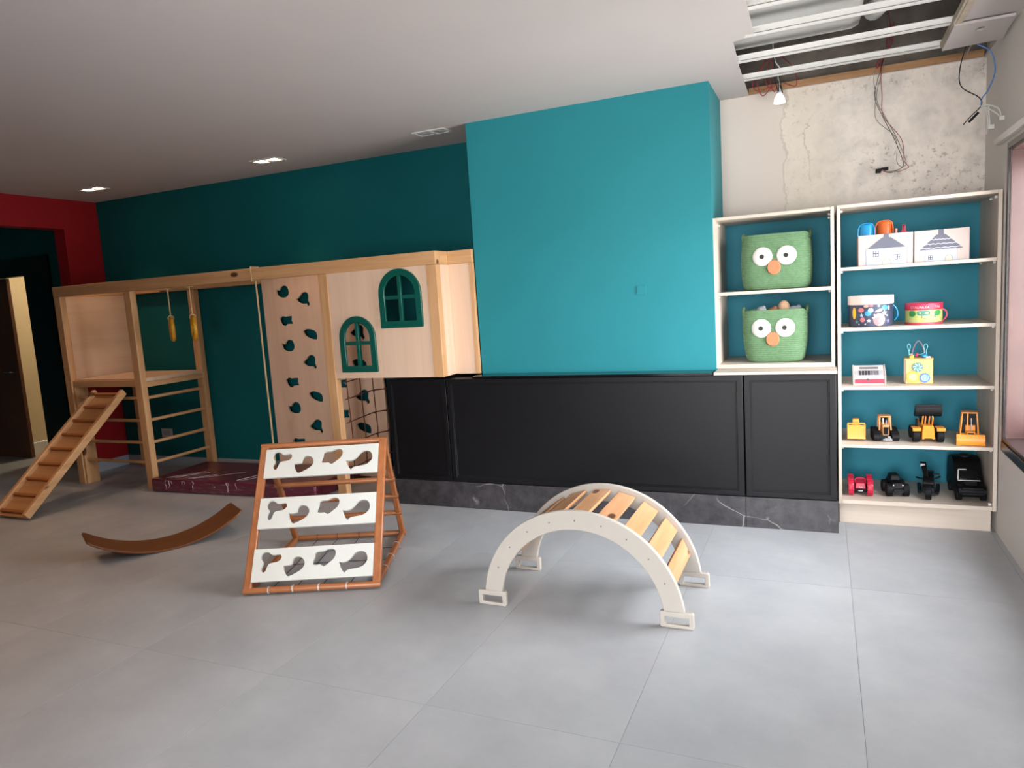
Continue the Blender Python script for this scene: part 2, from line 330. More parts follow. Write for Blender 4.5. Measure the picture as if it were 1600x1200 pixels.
# ceiling board with the torn-out bay by the plaster wall
bay = [(-.30, 3.05), (-.295, 3.4), (-.30, 3.88), (-.335, 3.872), (-.352, 3.92), (-.405, 3.945), (-.425, 4.45), (-.433, YB - .001), (.872, YB - .001), (.872, 4.68), (.615, 4.70), (.61, 3.98), (.61, 3.05)]
outl = [(HX, FY), (XR, FY), (XR, YB), (XR - .012, YB)] + [(-.433, YB)] + [(HX, YB)]
ce = MB().prism([(HX, FY), (XR, FY), (XR, 7.2), (HX, 7.2)], [bay], lambda u, v_, t_: (u, v_, ZC + t_), .0125)
struct('ceiling', ce, 'ceiling_paint')
struct('slab', MB().box(HX - .15, XR + .2, FY - .15, 7.35, ZT, ZT + .15), 'concrete')
# baseboards
struct('baseboard_back', MB().box(XL + .012, -2.98, YB - .012, YB, 0, .1), 'grey_baseboard', bev=.002)
struct('baseboard_left', MB().box(XL, XL + .012, 4.742, YB - .012, 0, .1), 'grey_baseboard', bev=.002)
# hall door: dark portal frame and brown leaf standing half across the opening
d = struct('door_1', MB().box(DX0 - .1, DX0 + .02, YB - .03, YB - .002, 0, DZ + .18).box(DX1 - .02, DX1 + .39, YB - .03, YB - .002, 0, DZ + .18).box(DX0 + .02, DX1 - .02, YB - .03, YB - .002, DZ - .01, DZ + .18), 'dark_frame')
obj('door_leaf', MB().box(DX0 + .03, -8.33, YB + .01, YB + .05, .005, DZ - .015), 'brown_door', d, .003)
obj('door_handle', MB().cyl((-8.40, YB + .01, 1.0), (-8.40, YB - .045, 1.0), .009).cyl((-8.40, YB - .04, 1.0), (-8.52, YB - .04, 1.0), .008), 'silver', d)
# window in the right wall
wi = struct('window_1', MB().box(XR - .012, XR, WY1, WY1 + .03, WZ0 - .03, WZ1 + .03).box(XR - .012, XR, WY0 - .03, WY0, WZ0 - .03, WZ1 + .03).box(XR - .012, XR, WY0, WY1, WZ1, WZ1 + .03).box(XR - .02, XR, WY0, WY1, WZ0 - .05, WZ0), 'window_dark', bev=.002)
obj('lining', MB().box(XR + .001, XR + .2, WY1 - .012, WY1 - .001, WZ0, WZ1).box(XR + .001, XR + .2, WY0 + .001, WY0 + .012, WZ0, WZ1).box(XR + .001, XR + .2, WY0, WY1, WZ1 - .012, WZ1 - .001), 'window_brown', wi)
obj('window_sill', MB().box(XR - .012, XR + .2, WY0, WY1, WZ0 - .002, WZ0 + .018), 'window_dark', wi, .002)
wf = MB(); ys = [WY0 + .012 + i * (WY1 - WY0 - .024) / 2 for i in range(3)]
for y in ys: wf.box(XR + .13, XR + .17, max(WY0 + .012, y - .03), min(WY1 - .012, y + .03), WZ0 + .018, WZ1 - .012)
wf.box(XR + .13, XR + .17, WY0 + .012, WY1 - .012, WZ0 + .018, WZ0 + .07).box(XR + .13, XR + .17, WY0 + .012, WY1 - .012, WZ1 - .06, WZ1 - .012)
obj('window_frame', wf, 'window_dark', wi, .002)
for i in range(2): obj('pane', MB().box(XR + .148, XR + .152, ys[i] + .03, ys[i + 1] - .03, WZ0 + .07, WZ1 - .06), 'glass', wi)
struct('trim_1', MB().hexa([(XR - x, y, WZ1 + z) for z, d0 in ((.055, .03), (.082, .042)) for y in (WY0 - .1, WY1 + .24) for x in (d0, 0)]), 'white_wall', bev=.005)
# ---- above the torn ceiling bay
for n_, y in (('first', 3.56), ('second', 3.938), ('third', 4.366), ('fourth', 4.766)):
    m = MB().box(-.9, .62, y - .026, y - .024, 2.708, 2.735).box(-.9, .62, y + .024, y + .026, 2.708, 2.735).box(-.9, .62, y - .026, y + .026, 2.708, 2.710).box(-.9, .62, y - .04, y - .026, 2.733, 2.735).box(-.9, .62, y + .026, y + .04, 2.733, 2.735)
    tag(obj('ceiling_channel', m, 'metal_white'), {'first': 'white metal ceiling channel at the top edge of the photo, farthest from plaster wall', 'second': 'white metal ceiling channel above the step in the torn ceiling edge', 'third': 'white metal ceiling channel crossing in front of the red wire bundle', 'fourth': 'white metal ceiling channel nearest the wooden batten on plaster wall'}[n_], 'channel', 'furring channels in the open ceiling')
tag(obj('ventilation_duct', MB().box(-.62, .20, 3.2, 4.50, 2.80, 2.97), 'duct_grey', bev=.05), 'pale grey smooth duct lying above the metal channels in open ceiling', 'duct')
tag(obj('duct_pipe', MB().tube(spline([(.254, 4.42, 2.86), (.275, 4.34, 2.86), (.29, 4.22, 2.86), (.29, 3.6, 2.86), (.29, 3.2, 2.86)]), .05, 12), 'duct_grey'), 'round pale pipe bending off the end of the ceiling duct', 'pipe')
tag(obj('wall_batten', MB().box(-.433, .868, YB - .028, YB - .001, 2.700, 2.738), 'batten', bev=.002), 'long brown wooden batten fixed along the top of the plaster wall', 'batten')
tag(fixn(obj('ceiling_offcut', MB().prism([(.0, .0), (.255, .0), (.27, .36), (.0, .40)], [circ(.13, .12, .022, .03, 12)], lambda u, v_, t_: (.605 + u, 4.30 + v_, 2.676 + .012 * t_ / .0125 - .02 * v_), .0125), 'ceiling_paint')), 'loose plasterboard strip with a cut hole beside right wall under ceiling', 'plasterboard')
tag(obj('board_edge', MB().box(.612, .640, 3.05, 4.72, 2.683, 2.695).box(.60, .612, 3.05, 4.72, 2.688, 2.72), 'drywall_edge', bev=.001), 'rough beige edging strip along right side of the torn ceiling opening', 'edging')
# hanging lamp bulb and wires
b = thing('hanging_bulb', 'white reflector bulb dangling on a short white flex from open ceiling', 'light bulb', (-.24, 5.0, 2.595))
obj('bulb', MB().lathe([(.034, .0), (.036, .006), (.03, .03), (.016, .055), (.014, .06)], n=20), 'bulb_glow', b)
obj('socket', MB().lathe([(.014, .058), (.016, .062), (.016, .09), (.010, .10)], n=16), 'white_plastic', b)
obj('flex', MB().tube(spline([(0, 0, .098), (.004, 0, .13), (-.006, .0, .155), (.01, -.05, .19), (-.02, -.1, .24), (-.03, -.1, .36)]), .004), 'white_plastic', b)
b = thing('wire_bundle', 'tangle of red and black wires hanging around the dangling bulb flex', 'wires', (-.26, 4.9, 2.72))
for i in range(7):
    a = random.uniform(-.14, .12); q = random.uniform(-.05, .06)
    obj('wire', MB().tube(spline([(-.02, -.02, .17), (a * .5, q, .10), (a, q, -.0 + .03 * random.random()), (a * .9 + .02, q, -.055 - .05 * random.random()), (a * .3 + .02, q * .3, -.035)]), .0028, 6), ('wire_red', 'wire_black', 'wire_red')[i % 3], b)
b = thing('wire_bundle', 'long loose twist of dark wires hanging in front of bare plaster', 'wires', (.36, 5.0, 2.05))
base_ = [(.0, 0, 1.012), (.01, 0, .82), (-.03, 0, .645), (-.055, 0, .50), (-.02, 0, .365), (.05, 0, .24), (.09, 0, .105), (.085, 0, .057), (.02, 0, .045), (-.035, 0, .06)]
for i in range(4):
    dx = (-.035, -.01, .012, .03)[i]
    pts = [(x + dx * (1 if k % 2 == i % 2 else .1) * (1 if 1 < k < 8 else .3), random.uniform(-.02, .02), z + random.uniform(-.012, .012)) for k, (x, y, z) in enumerate(base_)]
    obj('wire', MB().tube(spline(pts), .0019, 6), ('wire_grey', 'wire_black', 'wire_grey', 'wire_red')[i], b)
for i in range(2): obj('red_wire', MB().tube(spline([(.02 + .02 * i, 0, .90), (.03 - .03 * i, .0, .80), (.01, 0, .76), (-.03 - .02 * i, 0, .69), (-.05, 0, .655)]), .003, 6), 'wire_red', b)
obj('connector', MB().box(-.06, -.03, -.012, .012, .045, .07).box(-.03, .01, -.008, .008, .056, .076), 'black_plastic', b, .002)
obj('white_lead', MB().tube(spline([(.03, 0, .048), (.045, 0, .03), (.03, 0, .004)]), .003, 6).tube(spline([(.04, 0, .048), (.06, 0, .03), (.062, 0, .012)]), .003, 6), 'white_plastic', b)
b = thing('cable_drop', 'blue and black cable with white plug leads hanging near window corner', 'cable', (.76, 4.7, 2.22))
obj('black_cable', MB().tube(spline([(.01, 0, .68), (-.033, 0, .53), (-.03, 0, .50), (-.068, 0, .35), (-.062, 0, .248), (.02, 0, .178), (.031, 0, .133), (-.02, 0, .08), (-.05, 0, .045)]), .003, 8), 'wire_black', b)
obj('blue_cable', MB().tube(spline([(.01, 0.01, .70), (-.04, .01, .55), (-.02, .01, .48), (.07, .0, .405), (.092, 0, .30), (.062, 0, .21), (.035, 0, .17), (.031, 0, .133)]), .0032, 8), 'wire_blue', b)
obj('pale_cable', MB().tube(spline([(.012, -.008, .69), (-.01, -.008, .60), (.02, -.008, .56), (-.03, -.008, .43), (-.05, -.008, .39)]), .004, 8), 'wire_grey', b)
obj('clip', MB().bar((.02, 0, .10), (-.025, 0, .055), .009, .013), 'black_plastic', b, .002)
for e in ((.118, -.06, .044), (.075, -.02, .012)):
    p = obj('plug_lead', MB().tube(spline([(.03, 0, .13), (.06, -.01, .13), (e[0] * .85, e[1] * .7, .10), (e[0] - .006, e[1], e[2] + .012)]), .004, 8).tube(spline([(.028, 0, .115), (.05, -.01, .118), (e[0] * .75, e[1] * .7, .08), (e[0] - .012, e[1], e[2] + .01)]), .004, 8), 'white_plastic', b)
    obj('plug', MB().box(e[0] - .016, e[0] + .014, e[1] - .009, e[1] + .009, e[2] - .012, e[2] + .012), 'white_plastic', p, .003)
obj('loose_lead', MB().tube(spline([(.05, 0, .125), (.062, 0, .07), (.058, 0, -.02)]), .0035, 8), 'white_plastic', b)

# ceiling downlights: double square fittings
for i, (x, y, lit) in enumerate(((-6.03, 4.585, 1), (-4.052, 4.637, 1), (-2.551, 4.648, 0), (-5.6, 2.3, 1), (-3.7, 1.5, 1))):  # last two are out of view, added as warm fill for the left
    b = thing('downlight', ('lit double square downlight nearest the red wall', 'lit double square downlight above the climbing wall panel', 'unlit double square downlight beside the protruding teal wall', 'unseen downlight added for warm fill before the hall opening', 'unseen downlight added for warm fill nearest the camera')[i], 'downlight', (x, y, ZC), 0, 'double square ceiling downlights')
    obj('frame', MB().prism([(-.13, -.07), (.13, -.07), (.13, .07), (-.13, .07)], [[(-.115, -.05), (-.01, -.05), (-.01, .05), (-.115, .05)], [(.01, -.05), (.115, -.05), (.115, .05), (.01, .05)]], lambda u, v_, t_: (u, v_, -.008 + t_), .0075), 'white_plastic', b)
    for sx in (-1, 1): obj('lamp', MB().lathe([(.046, -.0035), (.04, -.006), (.002, -.008)], (sx * .0625, 0, 0), 18), 'lamp_glow' if lit else 'panel_grey', b)
    if lit:
        l = bpy.data.lights.new('lamp_light', 'SPOT'); l.energy = 40 if i < 3 else 75; l.color = (1, .62, .38); l.spot_size = 1.5 if i < 3 else 2.4; l.spot_blend = 1.0; l.shadow_soft_size = .05
        o = bpy.data.objects.new('lamp_light', l); COL.objects.link(o); o.parent = b; o.location = (0, 0, -.02)
# ceiling lamp of the far room
b = thing('far_room_lamp', 'round ceiling lamp lighting the cream room behind the hall door', 'lamp', (-8.1, 6.1, ZC))
obj('shade', MB().lathe([(.14, -.001), (.14, -.05), (.10, -.08), (.002, -.09)], n=24), 'white_plastic', b)
l = bpy.data.lights.new('lamp_light', 'POINT'); l.energy = 55; l.color = (1, .80, .56); l.shadow_soft_size = .12
o = bpy.data.objects.new('lamp_light', l); COL.objects.link(o); o.parent = b; o.location = (0, 0, -.25)

# ------------------------------------------------------------------ black cabinets, marble plinth, worktops
CY = 4.42; PLZ = .193; CZ = .94
def cabinet(x0, x1, label):
    c = thing('low_cabinet', label, 'cabinet', (x0, CY, PLZ), 0, 'black low cabinets'); W = x1 - x0; H = CZ - PLZ; back = (YB - .015 if x0 > -.6 else 4.575) - CY
    if x0 < -2.5: back = 4.9 - CY
    if -2.5 < x0 < -2: back = 4.575 - CY
    obj('body', MB().box(.001, W - .001, .022, back, 0, H), 'black_lacquer', c, .001)
    dr = obj('door', MB().prism([(.002, .002), (W - .002, .002), (W - .002, H - .002), (.002, H - .002)], [[(.038, .036), (W - .038, .036), (W - .038, H - .036), (.038, H - .036)]], lambda u, v_, t_: (u, .021 - t_, v_), .021), 'black_lacquer', c, .0025)
    fixn(dr)
    obj('panel', MB().box(.040, W - .040, .009, .0205, .038, H - .038), 'black_lacquer', dr, .004)
    obj('bead', MB().prism([(.037, .035), (W - .037, .035), (W - .037, H - .035), (.037, H - .035)], [[(.046, .044), (W - .046, .044), (W - .046, H - .044), (.046, H - .044)]], lambda u, v_, t_: (u, .010 - t_, v_), .006), 'black_lacquer', dr, .002)
    return c
cabinet(-2.966, -2.470, 'narrow black panelled cabinet under the wooden playhouse')
cabinet(-2.468, -.445, 'long black panelled cabinet below the bright teal wall')
cabinet(-.441, .066, 'narrow black panelled cabinet below the owl basket shelf')
for x0, x1, lb in ((-2.966, -2.05, 'dark marble plinth slab behind the wooden climbing triangle'), (-2.048, -.445, 'veined dark marble plinth slab behind the white arch'), (-.443, .072, 'dark marble plinth slab next to the toy shelf base')):
    tag(obj('plinth_slab', MB().box(x0, x1, CY - .004, CY + .016, 0, PLZ - .002), 'marble', bev=.0015), lb, 'plinth', 'marble plinth slabs')
tag(obj('worktop', MB().box(-2.25, -.625, CY - .004, 4.578, CZ + .001, CZ + .016), 'black_top', bev=.001), 'thin glossy black worktop at the foot of the teal wall', 'worktop')
tag(obj('worktop', MB().box(-.612, .070, CY - .002, YB - .01, CZ + .001, CZ + .018), 'laminate', bev=.001), 'pale wooden board between black cabinet and owl basket shelf', 'worktop')

# ------------------------------------------------------------------ shelving units
SY = 4.60
def pins(c, pts):
    for (x, y, z) in pts: obj('shelf_pin', MB().cyl((x, y, z), (x + (.012 if x < .3 else -.012), y, z), .007, n=8), 'white_plastic', c)
c = thing('owl_shelf', 'pale wooden two-compartment wall unit holding the green owl baskets', 'shelf', (-.620, SY, CZ + .019)); W = .682; H = 1.890 - (CZ + .019); Dp = YB - SY - .012
obj('side_panel', MB().box(0, .019, 0, Dp, 0, H), 'laminate_z', c, .0012); obj('side_panel', MB().box(W - .019, W, 0, Dp, 0, H), 'laminate_z', c, .0012)
obj('top_panel', MB().box(.0195, W - .0195, 0, Dp, H - .019, H), 'laminate', c, .0012); obj('shelf_board', MB().box(.0195, W - .0195, 0, Dp - .01, 1.414 - .959, 1.434 - .959), 'laminate', c, .0012)
obj('bottom_panel', MB().box(.0195, W - .0195, 0, Dp, .0, .026), 'laminate', c, .0012); obj('back_panel', MB().box(.0195, W - .0195, Dp - .008, Dp - .001, .027, H - .0195), 'shelf_back', c)
pins(c, [(.0195, .03, .447), (.0195, .4, .447), (W - .0195, .03, .447), (.0195, .03, H - .04), (.0195, .12, H - .04), (W - .0195, .03, H - .04), (W - .0195, .03, H - .06)])
c = thing('toy_shelf', 'tall pale wooden open shelf with teal back full of toys', 'shelf', (.076, SY, 0)); W = .803; H = 1.893; Dp = YB - SY - .012
obj('side_panel', MB().box(0, .019, 0, Dp, .126, H), 'laminate_z', c, .0012); obj('side_panel', MB().box(W - .019, W, 0, Dp, .126, H), 'laminate_z', c, .0012)
obj('top_panel', MB().box(.0195, W - .0195, 0, Dp, H - .019, H), 'laminate', c, .0012)
SH = [1.537, 1.185, .839, .491, .152]
for z in SH[:4]: obj('shelf_board', MB().box(.0195, W - .0195, .004, Dp - .01, z - .019, z), 'laminate', c, .0012)
obj('bottom_panel', MB().box(.0195, W - .0195, 0, Dp, .127, SH[4]), 'laminate', c, .0012); obj('back_panel', MB().box(.0195, W - .0195, Dp - .008, Dp - .001, SH[4] + .001, H - .0195), 'shelf_back', c)
obj('plinth', MB().box(.004, W - .02, .03, Dp, 0, .125), 'laminate', c, .0012)
for z in SH[:4]: pins(c, [(.0195, .04, z - .026), (W - .0195, .04, z - .026), (W - .0195, .4, z - .026)])
pins(c, [(.0195, .03, H - .035), (W - .0195, .03, H - .035), (W - .0195, .16, H - .035)])
obj('bracket', MB().box(W - .035, W - .0195, .02, .045, SH[4], SH[4] + .015), 'white_plastic', c, .002)

# ------------------------------------------------------------------ owl baskets
def basket(name, label, loc, wt, wb, h, dt, toys):
    b = thing(name, label, 'basket', loc, 0, 'green owl baskets')
    def prof(t_):   # half widths at height fraction
        k = min(1, t_ / .13); rd = (1 - (1 - k) ** 2) ** .5
        bulge = math.sin(PI * t_) * .012
        return (wb + (wt - wb) * t_) / 2 * (.86 + .14 * rd) + bulge, (dt * (.92 + .08 * t_)) / 2 * (.86 + .14 * rd) + bulge
    rows = int(h / .0125); N = 56; vs_ = []; m = 0
    def ring(a, c_, z, lip=True):
        e = .42
        for i in range(N):
            q = 2 * PI * i / N; x = a * math.copysign(abs(math.cos(q)) ** e, math.cos(q)); y = c_ * math.copysign(abs(math.sin(q)) ** e, math.sin(q))
            dz = 0
            if lip: dz = -.028 * max(0, abs(math.cos(q)) ** 6 - .15) * (1 if toys else .5)
            vs_.append((x, y, z + dz))
    for r_ in range(rows * 3 + 1):
        t_ = r_ / (rows * 3); a, c_ = prof(t_); rip = .0028 * abs(math.sin(PI * r_ / 3))
        ring(a + rip, c_ + rip, t_ * h, t_ > .9); m += 1
    for t_, k in ((1.0, -.008), (.9, -.012), (.7, -.014)):
        a, c_ = prof(t_); ring(a + k, c_ + k, t_ * h, t_ > .9); m += 1
    fs = [(i * N + k, i * N + (k + 1) % N, (i + 1) * N + (k + 1) % N, (i + 1) * N + k) for i in range(m - 1) for k in range(N)] + [tuple(range(N))[::-1], tuple(range((m - 1) * N, m * N))]
    obj('body', MB().add(vs_, fs), 'basket_green', b)
    def front(x, z):
        a, c_ = prof(min(1, max(0, z / h))); return -c_ * (max(0, 1 - abs(x / a) ** (2 / .42))) ** .21 - .0035
    def disc(cx, cz, rx, rz, off, th=.004):
        n = 28; vs2 = [(cx, front(cx, cz) - off, cz)]; fs2 = []
        for k in (.5, .93, 1.0):
            for i in range(n):
                x, z = cx + rx * k * math.cos(2 * PI * i / n), cz + rz * k * math.sin(2 * PI * i / n); vs2.append((x, front(x, z) - off * (1 if k < 1 else .3), z))
        fs2 += [(0, 1 + i, 1 + (i + 1) % n) for i in range(n)]
        for q in (0, 1): fs2 += [(1 + q * n + i, 1 + (q + 1) * n + i, 1 + (q + 1) * n + (i + 1) % n, 1 + q * n + (i + 1) % n) for i in range(n)]
        mb = MB(); mb.add(vs2, fs2); return mb
    ez = h * (.60 if not toys else .66)
    for cx in (-.073, .064):
        e = obj('eye', disc(cx, ez, .057, .057, .004), 'eye_white', b)
        obj('pupil', disc(cx - .003, ez, .0135, .0145, .0065), 'pupil', e)
    obj('beak', disc(-.008, ez - .068, .038, .044, .0085), 'nose_orange', b)
    for sx in (-1, 1):   # side handles
        a, c_ = prof(.95); obj('handle', MB().tube(spline([(sx * (a - .004), -.06, h * .90), (sx * (a + .0), -.045, h * .99), (sx * (a - .002), 0, h * 1.04), (sx * (a + .0), .045, h * .99), (sx * (a - .004), .06, h * .90)]), .009), 'basket_green', b)
    return b
basket('owl_basket', 'green owl-faced rope basket on the upper shelf, empty-looking', (-.262, 4.795, 1.4345), .385, .39, .335, .30, False)
bz = .986
basket('owl_basket', 'green owl-faced rope basket on the lower shelf, filled with toys', (-.277, 4.795, bz), .375, .335, .325, .29, True)
for nm, lb, mt, parts in (('plush_doll', 'beige plush doll poking out of the lower owl basket', 'plush_beige', (((-.225, 4.80, bz + .335), .034, (1, .8, 1.2)), ((-.222, 4.80, bz + .305), .03, (1.2, 1, .9)))),
                          ('plush_bear', 'brown soft toy lying in the lower owl basket', 'plush_brown', (((-.29, 4.79, bz + .318), .024, (1.3, 1, .7)), ((-.278, 4.79, bz + .327), .017, (1, 1, 1)))),
                          ('plush_ball', 'grey round soft toy at left inside lower owl basket', 'plush_grey', (((-.358, 4.79, bz + .32), .028, (1.1, 1, .9)), ((-.345, 4.78, bz + .335), .014, (1, 1, 1)))),
                          ('rattle_toy', 'grey patterned soft toy at right inside lower owl basket', 'plush_grey', (((-.165, 4.80, bz + .318), .026, (1.4, 1, .8)), ((-.14, 4.80, bz + .325), .018, (1, 1, 1))))):
    m = MB()
    for c_, r_, s_ in parts: m.ball(c_, r_, s_)
    tag(obj(nm, m, mt), lb, 'soft toy', 'soft toys in the lower basket')

# ------------------------------------------------------------------ house-print fabric boxes
def fbox(x0, x1, label, roofw, wavy):
    z = SH[0] + .0005; W = x1 - x0; h = .174; b = thing('fabric_box', label, 'storage box', (x0, 4.64, z), 0, 'house-print fabric boxes')
    obj('body', MB().box(0, W, 0, .004, 0, h).box(0, W, .256, .26, 0, h - .004).box(0, .004, .004, .256, 0, h - .003).box(W - .004, W, .004, .256, 0, h - .003).box(.004, W - .004, .004, .256, 0, .004), 'box_cream', b, .0015)
    def flat(nm, pts, mat, k, par=None): return fixn(obj(nm, MB().prism(pts, [], lambda u, v_, t_: (u, -.0004 - k * .0006 - t_, v_), .0005), mat, par or b))
    cx, hw, bh, rt = (.143, .103, .096, .154) if not wavy else (.130, .076, .067, .146); rh = roofw / 2
    hs = flat('printed_house', [(cx - hw, .002), (cx + hw, .002), (cx + hw, bh), (cx - hw, bh)], 'print_house', 0)
    flat('outline', [(cx - hw - .0015, .002), (cx - hw, .002), (cx - hw, bh), (cx - hw - .0015, bh)], 'print_line', 0, hs); flat('outline', [(cx + hw, .002), (cx + hw + .0015, .002), (cx + hw + .0015, bh), (cx + hw, bh)], 'print_line', 0, hs)
    rf = flat('printed_roof', [(cx - rh, bh - .002), (cx + rh, bh - .002), (cx + .022, rt), (cx - .022, rt)], 'print_roof', 1)
    flat('printed_chimney', [(cx - .014, rt - .004), (cx + .014, rt - .004), (cx + .012, h), (cx - .012, h)], 'print_roof', 2)
    if wavy:
        for q, zz in enumerate((.070, .092, .116)):
            ww = (rh) * (1 - (zz - bh) / (rt - bh) * .8); n = 24
            pts = [(cx - ww + 2 * ww * i / n, zz + .004 * abs(math.sin(i * PI / 4))) for i in range(n + 1)]
            flat('scallop', pts + [(x, y + .0032) for x, y in pts[::-1]], 'print_white', 2, rf)
    wins = ((.090, .066, .030), (.199, .040, .027)) if not wavy else ((.078, .022, .021),)
    for (x, zz, s_) in wins:
        wn = flat('printed_window', [(x - s_ / 2, zz - s_ * .55), (x + s_ / 2, zz - s_ * .55), (x + s_ / 2, zz + s_ * .55), (x - s_ / 2, zz + s_ * .55)], 'print_line', 1, hs)
        for ax in (-1, 1):
            for az in (-1, 1): flat('printed_pane', [(x + ax * s_ * .24 + q * s_ * .17, zz + az * s_ * .27 + p * s_ * .2) for q, p in ((-1, -1), (1, -1), (1, 1), (-1, 1))], 'print_house', 2, hs)
    x = cx + .002 if not wavy else .168; rr_ = .022 if not wavy else .018
    arc = lambda r_: [(x + r_ * math.cos(PI * i / 10), .014 + r_ * math.sin(PI * i / 10)) for i in range(11)] + [(x - r_, .002), (x + r_, .002)]
    flat('printed_door', arc(rr_), 'print_line', 1, hs); flat('printed_door', arc(rr_ - .0015), 'print_door', 2, hs)
    return b
fbox(.190, .467, 'cream fabric box printed with a plain grey-roofed house, toys sticking out', .198, False)
fbox(.473, .738, 'cream fabric box printed with a wavy-tiled house roof', .212, True)
bx = SH[0] + .005
def cup(nm, lb, x, y, z, r_, h_, mat, pat=0):
    c = thing(nm, lb, 'toy', (x, y, z))
    obj('body', MB().lathe([(r_ * .8, 0), (r_, h_ * .5), (r_, h_ - .006), (r_ * .92, h_), (r_ * .84, h_ - .004), (r_ * .84, h_ * .6)], n=20), mat, c)
    obj('handle', MB().tube(spline([(-r_ * .95, -.01, h_ * .5), (-r_ * 1.25, -.015, h_ * .8), (-r_ * .8, -.02, h_ * 1.0), (r_ * .8, -.02, h_ * 1.0), (r_ * 1.1, -.015, h_ * .75)]), .004), mat, c); return c
cup('toy_bucket', 'blue plastic toy bucket sticking out of the house-print box', .238, 4.75, bx, .037, .235, 'toy_blue')
cup('toy_bucket', 'orange plastic toy bucket sticking out of the house-print box', .332, 4.765, bx, .040, .243, 'toy_orange')
tag(obj('toy_letter', MB().bar((.405, 4.75, bx), (.430, 4.75, bx + .22), .014, .02, (0, 1, 0)).bar((.448, 4.75, bx), (.431, 4.75, bx + .22), .014, .02, (0, 1, 0)).box(.415, .45, 4.743, 4.757, bx + .17, bx + .182), 'toy_pink', bev=.002), 'pink toy letter sticking out of the house-print box', 'toy')
tag(obj('toy_block', MB().box(.386, .398, 4.74, 4.76, bx, bx + .20).box(.376, .404, 4.742, 4.758, bx, bx + .17), 'peach', bev=.002), 'small beige toy peg sticking out of the house-print box', 'toy')

# ------------------------------------------------------------------ toy drums
def onz(r_, a, z, off=.0006): return (r_ + off) * math.sin(a), -(r_ + off) * math.cos(a), z
def wrap(pts, r_, th=.0008, off=.0003):   # outline (arc length, z) laid on a cylinder, front = -Y
    n = len(pts); cu = sum(p[0] for p in pts) / n; cz = sum(p[1] for p in pts) / n
    vs_ = [onz(r_, cu / r_, cz, off + th)] + [onz(r_, u / r_, z_, off + th) for u, z_ in pts] + [onz(r_, u / r_, z_, 0) for u, z_ in pts]
    return MB().add(vs_, [(0, 1 + i, 1 + (i + 1) % n) for i in range(n)] + [(1 + i, 1 + n + i, 1 + n + (i + 1) % n, 1 + (i + 1) % n) for i in range(n)])
c = thing('toy_drum', 'round navy space-print toy drum with white rim', 'toy drum', (.259, 4.755, SH[1] + .0005)); r_ = .120
obj('body', MB().lathe([(r_ - .002, 0), (r_, .002), (r_, .128)], n=48), 'navy', c)
obj('rim', MB().lathe([(r_ + .0005, .128), (r_ + .003, .130), (r_ + .003, .176), (r_, .179), (r_ - .008, .179), (r_ - .010, .172)], n=48), 'drum_white', c)
obj('cord_handle', MB().tube(spline([(r_ * .98, -.02, .118), (r_ + .016, -.02, .09), (r_ + .020, -.02, .055), (r_ + .004, -.02, .028)]), .004), 'toy_blue', c)
star = lambda u, z_, s_: [(u + s_ * (1 if i % 2 == 0 else .45) * math.sin(PI * i / 5), z_ + s_ * (1 if i % 2 == 0 else .45) * math.cos(PI * i / 5)) for i in range(10)]
arcs = [('planet', circ(.04, .04, .033, .036), 'peach'), ('planet', circ(.030, .033, .022, .022), 'salmon'), ('planet', circ(-.058, .098, .016, .013), 'salmon'), ('planet', circ(-.050, .042, .013, .014), 'salmon'), ('planet', circ(-.02, .078, .017, .015), 'toy_blue'), ('planet', circ(-.006, .096, .015, .013), 'lightblue'),
        ('planet', circ(.072, .108, .018, .014), 'toy_blue'), ('planet', circ(-.102, .08, .012, .034), 'gear_yellow'), ('rocket', smooth2([(.015, .085), (.03, .098), (.055, .103), (.052, .09), (.03, .084)]), 'drum_white'), ('star', star(.07, .078, .017), 'drum_white'), ('star', star(-.055, .068, .013), 'lightblue'), ('star', star(-.016, .036, .012), 'drum_white'),
        ('star', star(.014, .068, .007), 'drum_white'), ('star', star(.088, .062, .007), 'lightblue'), ('planet', circ(.10, .105, .006, .012), 'drum_white'), ('star', star(.095, .03, .014), 'violet'), ('star', star(-.084, .03, .011), 'gear_teal'), ('star', star(-.035, .016, .006), 'drum_white'), ('planet', circ(-.03, .120, .014, .007), 'peach'), ('planet', circ(-.004, .121, .012, .006), 'salmon'), ('star', star(.036, .12, .009), 'lightblue'), ('star', star(.005, .052, .005), 'drum_white'), ('star', star(-.07, .015, .005), 'drum_white')]
for nm, pts, mt in arcs:
    k = .0003 + .0002 * (arcs.index((nm, pts, mt)) % 4)
    fixn(obj('printed_' + nm, wrap(pts, r_, .0006, k), mt, c))
c = thing('toy_drum', 'small round toy drum with red rim and green landscape print', 'toy drum', (.533, 4.745, SH[1] + .0005)); r_ = .094
obj('body', MB().lathe([(r_ - .001, .012), (r_, .013), (r_, .083)], n=44), 'pale_green', c)
obj('rim', MB().lathe([(r_ + .0005, .082), (r_ + .003, .084), (r_ + .003, .118), (r_ + .001, .121), (r_ - .006, .121), (r_ - .008, .114)], n=44), 'toy_pink', c)
obj('base_rim', MB().lathe([(r_ - .002, 0), (r_ + .003, .001), (r_ + .003, .012), (r_, .013)], n=44), 'drum_pink', c)
obj('drum_skin', MB().lathe([(r_ - .009, .113), (r_ - .01, .115), (.001, .115)], n=44), 'wire_black', c)
obj('cord_handle', MB().tube(spline([(r_ * .95, -.03, .082), (r_ + .014, -.03, .07), (r_ + .016, -.03, .04), (r_ - .002, -.03, .018)]), .004), 'drum_pink', c)
